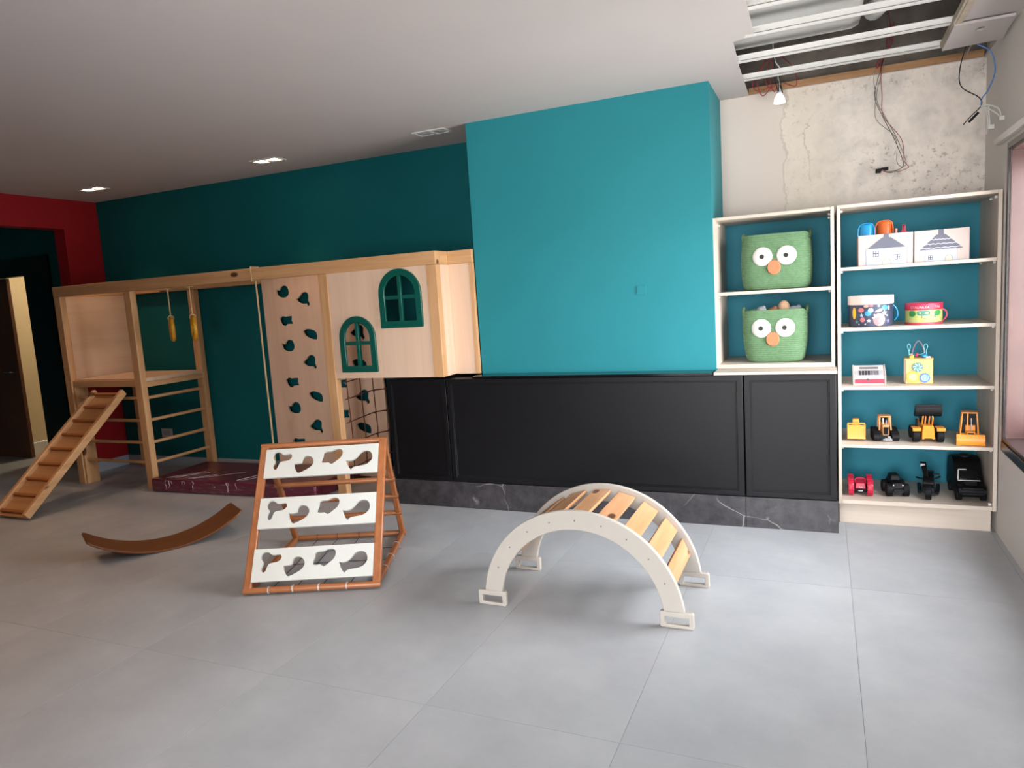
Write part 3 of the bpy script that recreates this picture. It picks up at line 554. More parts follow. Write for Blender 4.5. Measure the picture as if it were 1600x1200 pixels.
for i, (pts, mt) in enumerate((([(-.10, .013), (.09, .013), (.085, .04), (.04, .05), (.0, .036), (-.05, .046), (-.10, .03)], 'leaf_green'), ([(-.075, .012), (-.02, .012), (-.01, .03), (-.045, .042), (-.07, .035)], 'pale_green'), ([(-.04, .055), (-.01, .05), (.02, .056), (.018, .076), (-.02, .08), (-.045, .072)], 'gear_teal'), ([(-.09, .05), (-.065, .046), (-.05, .06), (-.06, .078), (-.09, .075)], 'leaf_green'), ([(.05, .05), (.075, .05), (.09, .07), (.07, .08), (.045, .072)], 'leaf_green'), ([(.005, .014), (.08, .014), (.078, .03), (.03, .034)], 'pale_green'), ([(.045, .038), (.052, .038), (.052, .06), (.045, .06)], 'gear_teal'), ([(-.022, .036), (-.016, .036), (-.016, .054), (-.022, .054)], 'plush_brown'))):
    fixn(obj('printed_patch', wrap(pts if len(pts) == 4 else smooth2(pts, 3), r_, .0006, .0002 * i), mt, c))
def lettering(txt, u0, z0, size, r_, mat, parent, off):
    cu = bpy.data.curves.new('t', 'FONT'); cu.body = txt; cu.size = size; ob = bpy.data.objects.new('t', cu); COL.objects.link(ob)
    me = bpy.data.meshes.new_from_object(ob.evaluated_get(bpy.context.evaluated_depsgraph_get()))
    mb = MB(); mb.add([onz(r_, (u0 + q.co.x) / r_, z0 + q.co.y, off) for q in me.vertices], [tuple(p.vertices) for p in me.polygons])
    bpy.data.objects.remove(ob); o = obj('lettering', mb, mat, parent, 0, False); bpy.data.meshes.remove(me); return o
lettering('CTAUPA', -.082, .092, .019, r_ + .003, 'drum_white', c, .0006); lettering('DA', -.004, .094, .015, r_ + .003, 'drum_white', c, .0006); lettering('TAL', .048, .094, .019, r_ + .003, 'drum_white', c, .0006)

# ------------------------------------------------------------------ toy cash register
c = thing('toy_cash_register', 'white wooden toy cash register with pink drawer', 'toy', (.160, 4.675, SH[2] + .0005)); W = .176; dp = .13
def wedge(x0, x1, pr): return MB().prism(pr, [], lambda u, v_, t_: (x0 + t_, u, v_), x1 - x0)
side = [(0, 0), (dp, 0), (dp, .10), (.115, .108), (.0, .052)]
for x in (0, W - .007): fixn(obj('side_panel', wedge(x, x + .007, side), 'box_cream', c, .001))
fixn(obj('body', wedge(.0072, W - .0072, [(.006, .0), (dp - .004, 0), (dp - .004, .098), (.113, .104), (.006, .050)]), 'white_plastic', c, .001))
dr = obj('drawer', MB().box(.010, W - .010, .001, .0058, .008, .034), 'toy_red', c, .001); obj('finger_hole', MB().cyl((W / 2 - .008, .0008, .031), (W / 2 - .008, .0002, .031), .008, n=14), 'key_dark', dr)
nrm = Vector((0, -.0523, .107)).normalized(); up = Vector((0, .107, .0523)).normalized() if False else Vector((0, .107, .054)).normalized()
def face(x0, x1, s0, s1, th):   # slab on the sloping front
    p = lambda x, s_, k: Vector((x, .006, .0502)) + up * s_ + Vector((0, -up.z, up.y)) * k
    return MB().hexa([p(x0, s0, 0), p(x1, s0, 0), p(x0, s1, 0), p(x1, s1, 0), p(x0, s0, th), p(x1, s0, th), p(x0, s1, th), p(x1, s1, th)])
obj('keypad', face(.012, W - .014, .006, .062, .001), 'panel_grey', c)
obj('display', face(.038, W - .038, .078, .098, .002), 'grey_print', c)
for i in range(7):
    for j in range(3): obj('key', face(.034 + i * .0155, .046 + i * .0155, .012 + j * .016, .024 + j * .016, .0035), 'key_dark' if i < 4 else 'grey_print', c)

# ------------------------------------------------------------------ wooden activity cube
c = thing('activity_cube', 'yellow wooden activity cube with three gears and bead wires', 'toy', (.437, 4.70, SH[2] + .0005), -.06); W = .140; h = .142
obj('front_panel', MB().box(0, W, 0, .010, 0, h), 'cube_wood', c, .004)
obj('body', MB().box(.004, W - .004, .0105, .125, .002, h - .004), 'cube_wood', c, .003)
obj('side_panel', MB().box(-.006, .0035, .03, .128, .004, h + .004), 'drum_white', c, .002)
obj('top_panel', MB().box(-.002, W + .002, .012, .128, h - .0035, h + .006), 'cube_wood', c, .002)
def gear(x, z, r_, m1, m2, n):
    pts = [(x + r_ * (1 if i % 4 in (0, 1) else .88) * math.cos(2 * PI * i / (4 * n)), z + r_ * (1 if i % 4 in (0, 1) else .88) * math.sin(2 * PI * i / (4 * n))) for i in range(4 * n)]
    g = fixn(obj('gear', MB().prism(pts, [], lambda u, v_, t_: (u, -.001 - t_, v_), .006), m1, c)); fixn(obj('gear_face', MB().prism(circ(x, z, r_ * .66), [], lambda u, v_, t_: (u, -.0072 - t_, v_), .001), m2, g)); return g
g = gear(.062, .098, .029, 'gear_teal', 'gear_teal', 14)
for k in range(7):
    a = 2 * PI * k / 7; q = lambda r_, s_: (.062 + r_ * math.cos(a + s_), .098 + r_ * math.sin(a + s_))
    fixn(obj('blade', MB().prism([q(.005, 0), q(.014, -.15), q(.024, .15), q(.024, .5), q(.014, .25)], [], lambda u, v_, t_: (u, -.0086 - t_, v_), .001), 'gear_light', g))
gear(.039, .042, .034, 'gear_yellow', 'gear_paleyellow', 16); g = gear(.099, .036, .029, 'gear_blue', 'gear_light', 14)
obj('spiral', MB().tube([(.099 + (.003 + .013 * i / 40) * math.cos(i * .35), -.009, .036 + (.003 + .013 * i / 40) * math.sin(i * .35)) for i in range(41)], .0014, 6), 'gear_blue', g)
obj('bead_wire', MB().tube(spline([(.02, .05, h), (.02, .05, h + .04), (.012, .05, h + .075), (.02, .05, h + .088), (.027, .05, h + .072), (.02, .05, h + .035), (.035, .05, h + .022), (.06, .05, h + .024), (.085, .05, h + .028), (.10, .05, h + .04), (.095, .05, h + .072), (.105, .05, h + .086), (.115, .05, h + .072), (.108, .05, h + .04), (.118, .05, h)]), .002, 6), 'wire_cyan', c)
obj('bead_wire', MB().tube(spline([(.035, .09, h), (.045, .09, h + .06), (.07, .09, h + .10), (.095, .09, h + .06), (.105, .09, h)]), .003, 6), 'wire_mauve', c)
obj('bead', MB().box(.022, .044, .02, .042, h + .006, h + .022), 'gear_yellow', c, .002); obj('bead', MB().ball((.033, .05, h + .026), .006), 'peach', c); obj('bead', MB().ball((.060, .05, h + .024), .009, (1, 1, 1.1)), 'toy_pink', c)
obj('bead', MB().lathe([(.008, .006), (.016, .01), (.016, .024), (.008, .028)], (.098, .04, h), 12), 'toy_blue', c); obj('bead', MB().box(.104, .128, .02, .044, h + .006, h + .016), 'drum_white', c, .002)

# ------------------------------------------------------------------ toy construction vehicles
def wheel(par, x, y, z, r_, wd, tread=12, mat='black_rubber', hub='toy_yellow'):
    m = MB().lathe([(r_ * .55, -wd / 2), (r_ * .92, -wd / 2), (r_, -wd * .32), (r_, wd * .32), (r_ * .92, wd / 2), (r_ * .55, wd / 2)], (x, y, z), 20, 'x')
    for i in range(tread):
        a = 2 * PI * i / tread; dy, dz = math.cos(a), math.sin(a)
        m.bar((x - wd * .46, y + dy * r_ * .98, z + dz * r_ * .98), (x + wd * .46, y + dy * r_ * .98, z + dz * r_ * .98), r_ * .2, r_ * .1, (0, dy, dz))
    w_ = obj('wheel', m, mat, par); obj('hub', MB().lathe([(r_ * .2, -wd * .47), (r_ * .5, -wd * .4), (r_ * .5, wd * .4), (r_ * .2, wd * .47)], (x, y, z), 14, 'x'), hub, w_); return w_
z4 = SH[3] + .0005; z5 = SH[4] + .0005
c = thing('toy_loader', 'small yellow toy loader seen behind its bucket, far left of row', 'toy vehicle', (.178, 4.735, z4), 0, 'toy construction vehicles')
obj('bucket', MB().prism([(0, .012), (.03, .014), (.012, .04), (.010, .095), (.004, .098), (.004, .036)], [], lambda u, v_, t_: (-.048 + t_, u - .03, v_), .096), 'toy_yellow', c, .001)
fixn(c.children[0]); obj('bucket_side', MB().box(-.050, -.047, -.03, .004, .010, .10).box(.047, .050, -.03, .004, .010, .10), 'toy_yellow', c, .001)
obj('bucket_bar', MB().box(-.048, .048, -.022, -.014, .104, .110).box(-.048, -.042, -.020, -.016, .09, .106).box(.042, .048, -.020, -.016, .09, .106).box(-.004, .004, -.020, -.016, .09, .106), 'toy_yellow', c)
obj('cab', MB().hexa([(-.022, .03, .07), (.022, .03, .07), (-.022, .09, .07), (.022, .09, .07), (-.017, .035, .122), (.017, .035, .122), (-.017, .08, .122), (.017, .08, .122)]), 'toy_yellow', c, .003)
obj('chassis', MB().box(-.025, .025, .01, .13, .02, .07), 'toy_yellow', c, .004)
for sx in (-1, 1):
    for y in (.03, .105): wheel(c, sx * .037, y, .0275, .027, .02)
    obj('arm', MB().bar((sx * .02, .0, .06), (sx * .02, .06, .085), .006, .012), 'toy_yellow', c)
c = thing('toy_tractor', 'orange toy tractor with black crawler tracks between loader and wheel loader', 'toy vehicle', (.337, 4.74, z4), .1, 'toy construction vehicles')
obj('hood', MB().hexa([(-.018, -.02, .035), (.018, -.02, .035), (-.024, .07, .035), (.024, .07, .035), (-.016, -.01, .095), (.016, -.01, .095), (-.022, .07, .105), (.022, .07, .105)]), 'toy_orange_tan', c, .003)
for sx in (-1, 1):
    tk = smooth2([(-.03, .004), (-.045, .022), (-.028, .048), (.06, .070), (.095, .062), (.10, .02), (.085, .002), (.02, .0)], 4)
    fixn(obj('track', MB().prism(tk, [], lambda u, v_, t_: (sx * .049 - .019 + t_, u, v_), .038), 'black_rubber', c, .003))
    for k in range(7): obj('track_pad', MB().bar((sx * .049 - .02, -.043 + k * .004, .02 + k * .0055), (sx * .049 + .02, -.043 + k * .004, .02 + k * .0055), .004, .004, (0, -.8, .6)), 'black_plastic', c)
    obj('roof_post', MB().bar((sx * .032, .01, .06), (sx * .028, .02, .138), .007, .007, (0, 1, 0)).bar((sx * .032, .075, .06), (sx * .028, .068, .138), .007, .007, (0, 1, 0)), 'toy_orange_tan', c)
obj('roof', MB().box(-.034, .034, .01, .08, .138, .147), 'toy_orange_tan', c, .004); obj('exhaust', MB().cyl((.004, .0, .095), (.004, .0, .125), .004).cyl((-.01, .02, .09), (-.01, .03, .13), .005), 'silver', c); obj('seat', MB().box(-.014, .014, .045, .06, .10, .13), 'black_plastic', c, .004)
obj('winch', MB().box(-.012, .024, -.05, -.022, .006, .024).cyl((-.02, -.04, .012), (.03, -.04, .012), .007).box(.004, .018, -.052, -.034, .02, .034), 'silver', c, .002); obj('grille', MB().box(-.013, .013, -.022, -.019, .04, .085), 'black_plastic', c)
c = thing('toy_wheel_loader', 'large yellow toy wheel loader with raised black bucket', 'toy vehicle', (.556, 4.73, z4), .05, 'toy construction vehicles')
for sx in (-1, 1):
    for y in (-.01, .115): wheel(c, sx * .062, y, .0385, .037, .034)
    obj('fender', MB().box(sx * .062 - .022, sx * .062 + .022, -.045, .03, .083, .089).box(sx * .062 - .022, sx * .062 + .022, -.047, -.041, .07, .089), 'toy_yellow', c, .002)
    obj('lift_arm', MB().bar((sx * .026, .04, .08), (sx * .026, -.005, .14), .007, .016).bar((sx * .026, -.005, .14), (sx * .022, .0, .17), .007, .014, (0, 1, 0)), 'toy_yellow', c, .001); obj('ram', MB().cyl((sx * .01, .03, .09), (sx * .01, -.005, .16), .004), 'toy_orange_tan', c)
fixn(obj('chassis', MB().prism([(-.034, .02), (-.022, .018), (-.02, .024), (.02, .024), (.022, .018), (.034, .02), (.032, .07), (.026, .10), (-.026, .10), (-.032, .07)], [], lambda u, v_, t_: (u, -.03 + t_, v_), .15), 'toy_yellow', c, .003))
bk = [(-.02, .226), (-.035, .19), (-.028, .16), (.002, .150), (.03, .158), (.034, .162), (.004, .158), (-.018, .168), (-.022, .19), (-.012, .224)]
fixn(obj('bucket', MB().prism(bk, [], lambda u, v_, t_: (-.066 + t_, u, v_), .132), 'black_plastic', c, .001)); obj('bucket_rib', MB().box(-.064, .064, -.032, -.028, .196, .203).box(-.066, .066, -.025, -.018, .218, .224), 'dark_grey_plastic', c, .001)
sidep = [(-.02, .226), (-.035, .19), (-.028, .16), (.002, .150), (.03, .158)]
for x in (-.068, .066): fixn(obj('bucket_side', MB().prism(sidep, [], lambda u, v_, t_: (x + t_, u, v_), .002), 'black_plastic', c))
obj('cab', MB().hexa([(-.03, .05, .10), (.03, .05, .10), (-.03, .11, .10), (.03, .11, .10), (-.025, .055, .165), (.025, .055, .165), (-.025, .10, .165), (.025, .10, .165)]), 'black_plastic', c, .004); obj('beacon', MB().box(-.062, -.05, .0, .012, .09, .135), 'black_plastic', c, .002); obj('engine_hood', MB().box(-.03, .03, .11, .17, .05, .11), 'toy_yellow', c, .005)
c = thing('toy_bulldozer', 'yellow toy bulldozer with wide flat blade by the shelf side', 'toy vehicle', (.762, 4.69, z4), -.08, 'toy construction vehicles')
fixn(obj('blade', MB().prism([(-.055, .002), (-.044, .001), (-.050, .022), (-.048, .045), (-.040, .062), (-.046, .064), (-.058, .045), (-.060, .022)], [], lambda u, v_, t_: (-.069 + t_, u, v_), .138), 'toy_yellow', c, .001))
for sx in (-1, 1):
    tk = smooth2([(-.02, .001), (-.036, .018), (-.022, .038), (.07, .042), (.095, .024), (.08, .001)], 4)
    fixn(obj('track', MB().prism(tk, [], lambda u, v_, t_: (sx * .045 - .014 + t_, u, v_), .028), 'black_rubber', c, .002)); obj('push_arm', MB().box(sx * .064 - .003, sx * .064 + .003, -.046, .04, .018, .030), 'toy_yellow', c, .001); obj('track_guard', MB().box(sx * .045 - .016, sx * .045 + .016, -.02, .09, .044, .049), 'laminate', c, .001)
obj('hood', MB().box(-.018, .024, -.03, .03, .03, .075).box(-.022, .028, .02, .05, .03, .105), 'toy_yellow', c, .004); obj('grille', MB().box(-.012, .018, -.032, -.029, .045, .07), 'black_plastic', c); obj('exhaust', MB().cyl((.006, .0, .075), (.006, .0, .15), .0035), 'silver', c)
for x0, y0, x1, y1 in ((-.046, .02, -.036, .024), (.042, .02, .034, .024), (-.046, .085, -.036, .08), (.042, .085, .034, .08), (-.012, .018, -.010, .022)): obj('cab_post', MB().bar((x0, y0, .05), (x1, y1, .172), .007, .007, (0, 1, 0)), 'toy_yellow', c, .001)
obj('cab_roof', MB().box(-.042, .040, .014, .09, .172, .181), 'toy_orange_tan', c, .004); obj('cab_sill', MB().box(-.048, .044, .018, .09, .045, .058), 'toy_yellow', c, .002); obj('cab_glass', MB().box(-.040, .036, .028, .078, .058, .171), 'black_plastic', c, .002)
c = thing('toy_car', 'red toy car with four big red wheels, leftmost on bottom shelf', 'toy vehicle', (.2, 4.73, z5))
for sx in (-1, 1):
    for y in (-.01, .10): wheel(c, sx * .052, y, .05, .049, .032, 16, 'toy_red', 'toy_red')
obj('body', MB().hexa([(-.03, -.02, .04), (.03, -.02, .04), (-.03, .11, .04), (.03, .11, .04), (-.026, -.01, .075), (.026, -.01, .075), (-.026, .10, .085), (.026, .10, .085)]), 'toy_red', c, .004); obj('chassis', MB().box(-.035, .035, -.01, .105, .016, .04), 'black_plastic', c, .003); obj('roll_bar', MB().tube(spline([(-.026, .0, .07), (-.024, .02, .095), (.024, .02, .095), (.026, .0, .07)]), .003), 'toy_red', c); obj('badge', MB().box(-.01, .01, -.023, -.02, .05, .055).box(-.012, .012, -.012, -.010, .022, .028), 'silver', c)
c = thing('toy_monster_truck', 'black toy monster truck with big tyres beside the red car', 'toy vehicle', (.396, 4.755, z5), .16); c.scale = (.78, .8, .9)
for sx in (-1, 1):
    for y in (-.03, .10): wheel(c, sx * .058, y, .042, .041, .042, 14, 'black_rubber', 'dark_grey_plastic')
obj('body', MB().hexa([(-.045, -.06, .05), (.045, -.06, .05), (-.045, .14, .05), (.045, .14, .05), (-.040, -.04, .095), (.040, -.04, .095), (-.042, .13, .10), (.042, .13, .10)]), 'black_plastic', c, .008); obj('cabin', MB().hexa([(-.038, .02, .095), (.038, .02, .095), (-.038, .12, .095), (.038, .12, .095), (-.03, .04, .13), (.03, .04, .13), (-.03, .11, .132), (.03, .11, .132)]), 'black_plastic', c, .006)
obj('bumper', MB().box(-.035, .035, -.075, -.06, .035, .055).cyl((-.03, -.07, .03), (.03, -.07, .03), .004), 'dark_grey_plastic', c, .003); obj('headlight', MB().ball((-.032, -.052, .078), .008), 'silver', c); obj('headlight', MB().ball((.032, -.052, .078), .008), 'silver', c)
c = thing('toy_motorcycle', 'black toy motorcycle with tall windscreen in middle of bottom shelf', 'toy vehicle', (.565, 4.75, z5), -.12); c.scale = (1.12, 1, 1)
wheel(c, .0, -.055, .042, .041, .030, 18, 'black_rubber', 'silver'); wheel(c, .0, .12, .045, .044, .036, 18, 'black_rubber', 'dark_grey_plastic')
fixn(obj('body', MB().prism(smooth2([(-.05, .07), (-.06, .10), (-.02, .125), (.03, .11), (.10, .125), (.16, .12), (.13, .08), (.06, .04), (.0, .045)], 4), [], lambda u, v_, t_: (-.025 + t_, u, v_), .05), 'black_plastic', c, .008))
obj('windscreen', MB().hexa([(-.02, .0, .12), (.0, -.01, .12), (-.022, .01, .12), (.002, .005, .12), (-.042, .05, .20), (-.012, .045, .20), (-.042, .056, .20), (-.012, .052, .20)]), 'black_plastic', c, .003); obj('mirror', MB().box(-.038, -.016, .035, .042, .172, .19), 'panel_grey', c, .002)
obj('handlebar', MB().tube(spline([(-.055, -.0, .115), (-.03, -.025, .115), (.03, -.025, .12), (.052, .0, .128)]), .005), 'black_plastic', c); obj('fork', MB().cyl((-.02, -.055, .042), (-.014, -.02, .115), .005).cyl((.02, -.055, .042), (.014, -.02, .115), .005), 'dark_grey_plastic', c); obj('wing', MB().box(.02, .052, .02, .05, .130, .135), 'dark_grey_plastic', c, .001)
obj('exhaust', MB().cyl((-.04, .0, .025), (-.045, .15, .035), .010).cyl((.04, .0, .025), (.045, .15, .035), .010), 'black_plastic', c); obj('engine', MB().box(-.03, .03, .0, .08, .02, .07), 'dark_grey_plastic', c, .005)
c = thing('toy_armored_truck', 'big black toy armoured car with domed rear, rightmost on bottom shelf', 'toy vehicle', (.772, 4.775, z5), .04); c.scale = (1.06, 1, 1)
for sx in (-1, 1):
    for y in (-.06, .14): wheel(c, sx * .058, y, .034, .033, .026, 12, 'black_rubber', 'dark_grey_plastic')
fixn(obj('body', MB().prism(smooth2([(-.105, .03), (-.11, .06), (-.095, .085), (-.03, .105), (.02, .16), (.07, .215), (.16, .22), (.22, .18), (.23, .09), (.21, .03)], 4), [], lambda u, v_, t_: (-.066 + t_, u, v_), .132), 'black_plastic', c, .016))
obj('windscreen', MB().hexa([(-.05, -.024, .112), (.05, -.024, .112), (-.05, -.010, .104), (.05, -.010, .104), (-.042, .012, .162), (.042, .012, .162), (-.042, .02, .150), (.042, .02, .150)]), 'black_top', c, .002); obj('windscreen_frame', MB().bar((-.055, -.026, .108), (.05, -.026, .108), .005, .005).bar((-.055, -.026, .108), (-.048, .010, .165), .005, .005, (1, 0, 0)).bar((-.048, .010, .165), (-.01, .010, .165), .005, .005), 'duct_grey', c)
for z, m_ in ((.045, 'dark_grey_plastic'), (.062, 'dark_grey_plastic'), (.078, 'dark_grey_plastic')): obj('grille_bar', MB().box(-.05, .05, -.1125, -.100, z, z + .006), m_, c, .002)
obj('turret', MB().lathe([(.03, .215), (.03, .226), (.02, .234), (.002, .236)], (.0, .12, 0), 18), 'dark_grey_plastic', c); obj('hood_scoop', MB().box(-.03, .03, -.075, -.035, .086, .104), 'black_plastic', c, .004)

# ------------------------------------------------------------------ wooden playhouse and climbing frame
FYp = 4.36; pw, pd = .080, .060; BZ0, BZ1 = 1.748, 1.840
ph = thing('climbing_playhouse', 'long pine climbing frame with playhouse, platform and holed climbing wall', 'climbing frame', (-6.45, FYp, 0))
ox, oy = -6.45, FYp
def L(*a): return MB().box(a[0] - ox, a[1] - ox, a[2] - oy, a[3] - oy, a[4], a[5])
obj('top_beam', L(-6.45, -2.442, FYp, FYp + pd + .01, BZ0, BZ1), 'pine_x', ph, .004)
obj('back_beam', L(-6.45, -2.60, 5.045, 5.10, BZ0, BZ1), 'pine_x', ph, .004)
for x in (-6.45, -5.535): obj('cross_beam', L(x, x + .05, FYp + pd + .011, 5.044, BZ0, BZ1), 'pine_y', ph, .004)
for x, y, z0 in ((-6.445, FYp, 0), (-5.535, FYp, 0), (-3.452, FYp, 0), (-6.445, 5.04, 0), (-5.535, 5.04, 0)):
    obj('post', L(x, x + pw, y, y + pd, z0, BZ0 - .001), 'pine_z', ph, .004)
obj('corner_post', L(-2.522, -2.442, FYp, FYp + pd, .962, BZ0 - .001), 'pine_z', ph, .004)
# platform
obj('platform', L(-6.36, -5.46, FYp + .035, 5.035, .952, .985), 'plywood_y', ph, .002); obj('platform_rail', L(-6.36, -5.537, FYp + .012, FYp + .034, .915, .972), 'pine_x', ph, .002)
obj('platform_side_rail', L(-5.480, -5.458, FYp + pd + .001, 5.038, .905, .951), 'pine_y', ph, .002)
obj('side_wall', L(-6.398, -6.384, FYp + pd + .001, 5.039, .90, BZ0 - .002), 'plywood_y', ph, .001)
brd = [(0, 0), (.125, 0), (.125, .91), (.105, .94), (.08, .948), (.03, .948), (.01, .93), (0, .91)]
fixn(obj('upright_board', MB().prism(brd, [], lambda u, v_, t_: (-6.362 + t_ - ox, .012 + u, v_ - .0), .02), 'pine_z', ph, .002))
for z in (.808, .608, .408, .228):
    obj('rung', MB().cyl((-6.341 - ox, .045, z), (-5.536 - ox, .045, z), .0145), 'pine_x', ph); obj('rung', MB().cyl((-5.49 - ox, pd, z), (-5.49 - ox, 5.04 - oy, z), .0145), 'pine_y', ph)
# climbing wall panel with cut-out holds
def norm(px, cx, cy): return [((x - cx) / 3.43 * .0080, -(y - cy) / 3.43 * .0068) for x, y in px]
HA = norm([(187, 283), (200, 290), (208, 278), (220, 270), (238, 273), (246, 290), (245, 310), (230, 322), (205, 321), (190, 312), (186, 298)], 216, 297)
HB = norm([(295, 338), (312, 325), (325, 310), (345, 308), (355, 322), (352, 345), (358, 362), (345, 372), (338, 358), (320, 358), (303, 350)], 327, 340)
HC = norm([(205, 440), (218, 428), (235, 432), (265, 430), (262, 448), (267, 465), (243, 465), (232, 473), (215, 470), (207, 456)], 236, 450)
HD = norm([(330, 510), (345, 500), (370, 502), (392, 515), (392, 545), (375, 547), (355, 540), (337, 528)], 361, 523)
holes = []
for x, z, s_ in ((-4.378, 1.66, HA), (-4.16, 1.58, HB), (-4.368, 1.405, HC), (-4.121, 1.276, HD), (-4.375, 1.182, HA), (-4.152, 1.028, HB), (-4.367, .853, HC), (-4.125, .724, HD), (-4.375, .62, HA), (-4.151, .452, HB), (-3.627, .718, HB), (-3.643, .449, HD), (-3.85, .831, HC), (-3.85, .565, HC), (-3.62, 1.27, HB), (-3.63, 1.00, HD), (-3.86, 1.12, HA), (-3.86, 1.42, HC), (-3.63, 1.56, HD), (-4.36, .30, HC), (-3.86, .28, HA)):
    holes.append([(x + a - ox, z + b_) for a, b_ in smooth2(s_, 2)])
pn = obj('climbing_wall', MB().prism([(-4.606 - ox, .02), (-3.40 - ox, .02), (-3.40 - ox, BZ1 - .03), (-4.606 - ox, BZ1 - .03)], holes, lambda u, v_, t_: (u, 5.024 - oy + t_, v_), .018), 'plywood', ph); fixn(pn)
# house front with two arched windows
def arch(x0, x1, z0, z1, k=0):
    a, b_ = (x0 + x1) / 2, (x1 - x0) / 2 - k; zs = z1 - (x1 - x0) / 2
    return [(x0 + k, z0 + k), (x1 - k, z0 + k)] + [(a + b_ * math.cos(PI * i / 16), zs + ((z1 - zs) - k) * math.sin(PI * i / 16)) for i in range(17)]
wins = ((-2.925, -2.575, 1.322, 1.740), (-3.302, -2.985, 1.008, 1.422))
rel = lambda pts: [(x - ox, z) for x, z in pts]
fixn(obj('house_front', MB().prism(rel([(-3.371, .962), (-2.523, .962), (-2.523, BZ0 - .001), (-3.371, BZ0 - .001)]), [rel(arch(*w_, .035)) for w_ in wins], lambda u, v_, t_: (u, .008 + t_, v_), .015), 'plywood', ph))
for x0, x1, z0, z1 in wins:
    wf = fixn(obj('arched_window', MB().prism(rel(arch(x0, x1, z0, z1)), [rel(arch(x0, x1, z0, z1, .048))], lambda u, v_, t_: (u, -.010 + t_, v_), .018), 'green_frame', ph, .003))
    a = (x0 + x1) / 2 - ox; zm = z0 + (z1 - z0) * .52
    obj('muntin', MB().box(a - .014, a + .014, -.007, .020, z0 + .045, z1 - .045), 'green_frame', wf, .003); obj('muntin', MB().box(x0 - ox + .045, x1 - ox - .045, -.006, .020, zm - .013, zm + .013), 'green_frame', wf, .003)
# return of the house to the chimney wall
obj('side_beam', L(-2.512, -2.442, FYp + pd + .011, 4.540, BZ0, BZ1), 'pine_y', ph, .004); obj('return_beam', L(-2.512, -2.252, 4.541, 4.572, BZ0, BZ1), 'pine_x', ph, .004)
obj('side_panel', L(-2.460, -2.446, FYp + pd + .001, 4.548, .962, BZ0 - .001), 'plywood', ph, .001); obj('return_panel', L(-2.460, -2.283, 4.549, 4.565, .962, BZ0 - .001), 'plywood', ph, .001); obj('return_post', L(-2.282, -2.252, 4.545, 4.572, .962, BZ0 - .001), 'pine_z', ph, .002)
# ramp hooked on the frame
rp = thing('climbing_ramp', 'sloping wooden ramp with crosswise treads leaning on the climbing frame', 'ramp', (-6.07, 3.385, 0))
y1, z1, RW = 4.36 - 3.385, .862, .40
fr = lambda s_: (s_ * y1, .022 + s_ * (z1 - .022))
def rbar(x, s0, s1, wd, ht, dz): a, b_ = fr(s0), fr(s1); return MB().bar((x, a[0], a[1] + dz), (x, b_[0], b_[1] + dz), wd, ht, (0, -.66, .75))
obj('rail', rbar(.022, 0, 1, .04, .06, .012), 'pine_y', rp, .006); obj('rail', rbar(RW - .022, 0, 1, .04, .06, .012), 'pine_y', rp, .006)
obj('board', rbar(RW / 2, .01, .99, RW - .09, .012, -.008), 'ramp_board', rp, .001)
for k in range(9):
    a = fr(.03 + k * .118); obj('tread', MB().bar((.044, a[0], a[1] + .012), (RW - .044, a[0], a[1] + .012), .022, .032, (0, -.66, .75)), 'ramp_cleat', rp, .003)
for x in (.022, RW - .022): obj('hook', MB().bar((x, y1 - .03, z1 + .0), (x, y1 - .002, z1 + .022), .03, .03, (0, -.66, .75)), 'ramp_cleat', rp, .005)
# gym rings on ropes, climbing rope
for x, lb in ((-5.045, 'yellow gym ring hanging on rope, the one nearer the ramp'), (-4.795, 'yellow gym ring hanging on rope, the one nearer the climbing wall')):
    g = thing('gym_ring', lb, 'gym ring', (x, 4.395, 1.295), math.atan2(4.36, 5.0) * -1 + .07, 'gym rings on the top beam')
    obj('ring', MB().torus((0, 0, .105), (0, 1, 0), .088, .0185, 28, 10), 'ring_yellow', g)
    obj('rope', MB().tube([(0, 0, .195), (0, 0, .3), (0, 0, BZ0 - 1.295 - .004)], .005).torus((0, 0, .197), (1, 0, 0), .022, .005, 14, 6), 'rope', g)
    tag(obj('beam_loop', MB().box(-.014, .014, -.040, .04, 0, .006).box(-.014, .014, -.040, -.0375, 0, .10).box(-.014, .014, -.040, .04, .0965, .099), 'rope', None), 'rope', 'x') if False else obj('beam_loop', MB().tube([(0, -.028, BZ0 - 1.295 - .008), (0, .028, BZ0 - 1.295 - .008)], .005, 6), 'rope', g)
g = thing('climbing_rope', 'thin pale rope hanging from the beam beside the climbing wall', 'rope', (-4.082, 4.395, .13))
obj('rope', MB().tube([(0, 0, 0), (.002, 0, .5), (0, 0, 1.0), (0, 0, BZ0 - .13 - .004)], .007), 'rope', g); obj('knot', MB().ball((0, 0, .02), .018, (1, 1, 1.3)), 'rope', g)
lz = lambda z: z - .13
obj('beam_loop', MB().tube([(0, -.043, lz(BZ0 - .008)), (0, -.043, lz(BZ1 + .008)), (0, .043, lz(BZ1 + .008)), (0, .043, lz(BZ0 - .008))], .006, 6, True), 'rope', g)
# net in the opening under the house
nt = thing('climbing_net', 'brown rope net stretched in the opening left of the black cabinet', 'net', (-3.355, 4.44, .2))
for y in (.02, .19, .36, .53): obj('net_rope', MB().tube([(0, y, 0), (.006, y + .01, .3), (0, y, .75)], .0045, 6), 'net_rope', nt)
for z in (.05, .235, .41, .59, .72): obj('net_rope', MB().tube(spline([(0, -.018, z), (0, .19, z + .012), (.004, .36, z + .02), (0, .575, z)]), .0045, 6), 'net_rope', nt)
for y in (.02, .19, .36, .53):
    for z in (.235, .41, .59): obj('knot', MB().ball((.002, y + .005, z + .012), .009, n=8, m=6), 'net_rope', nt)
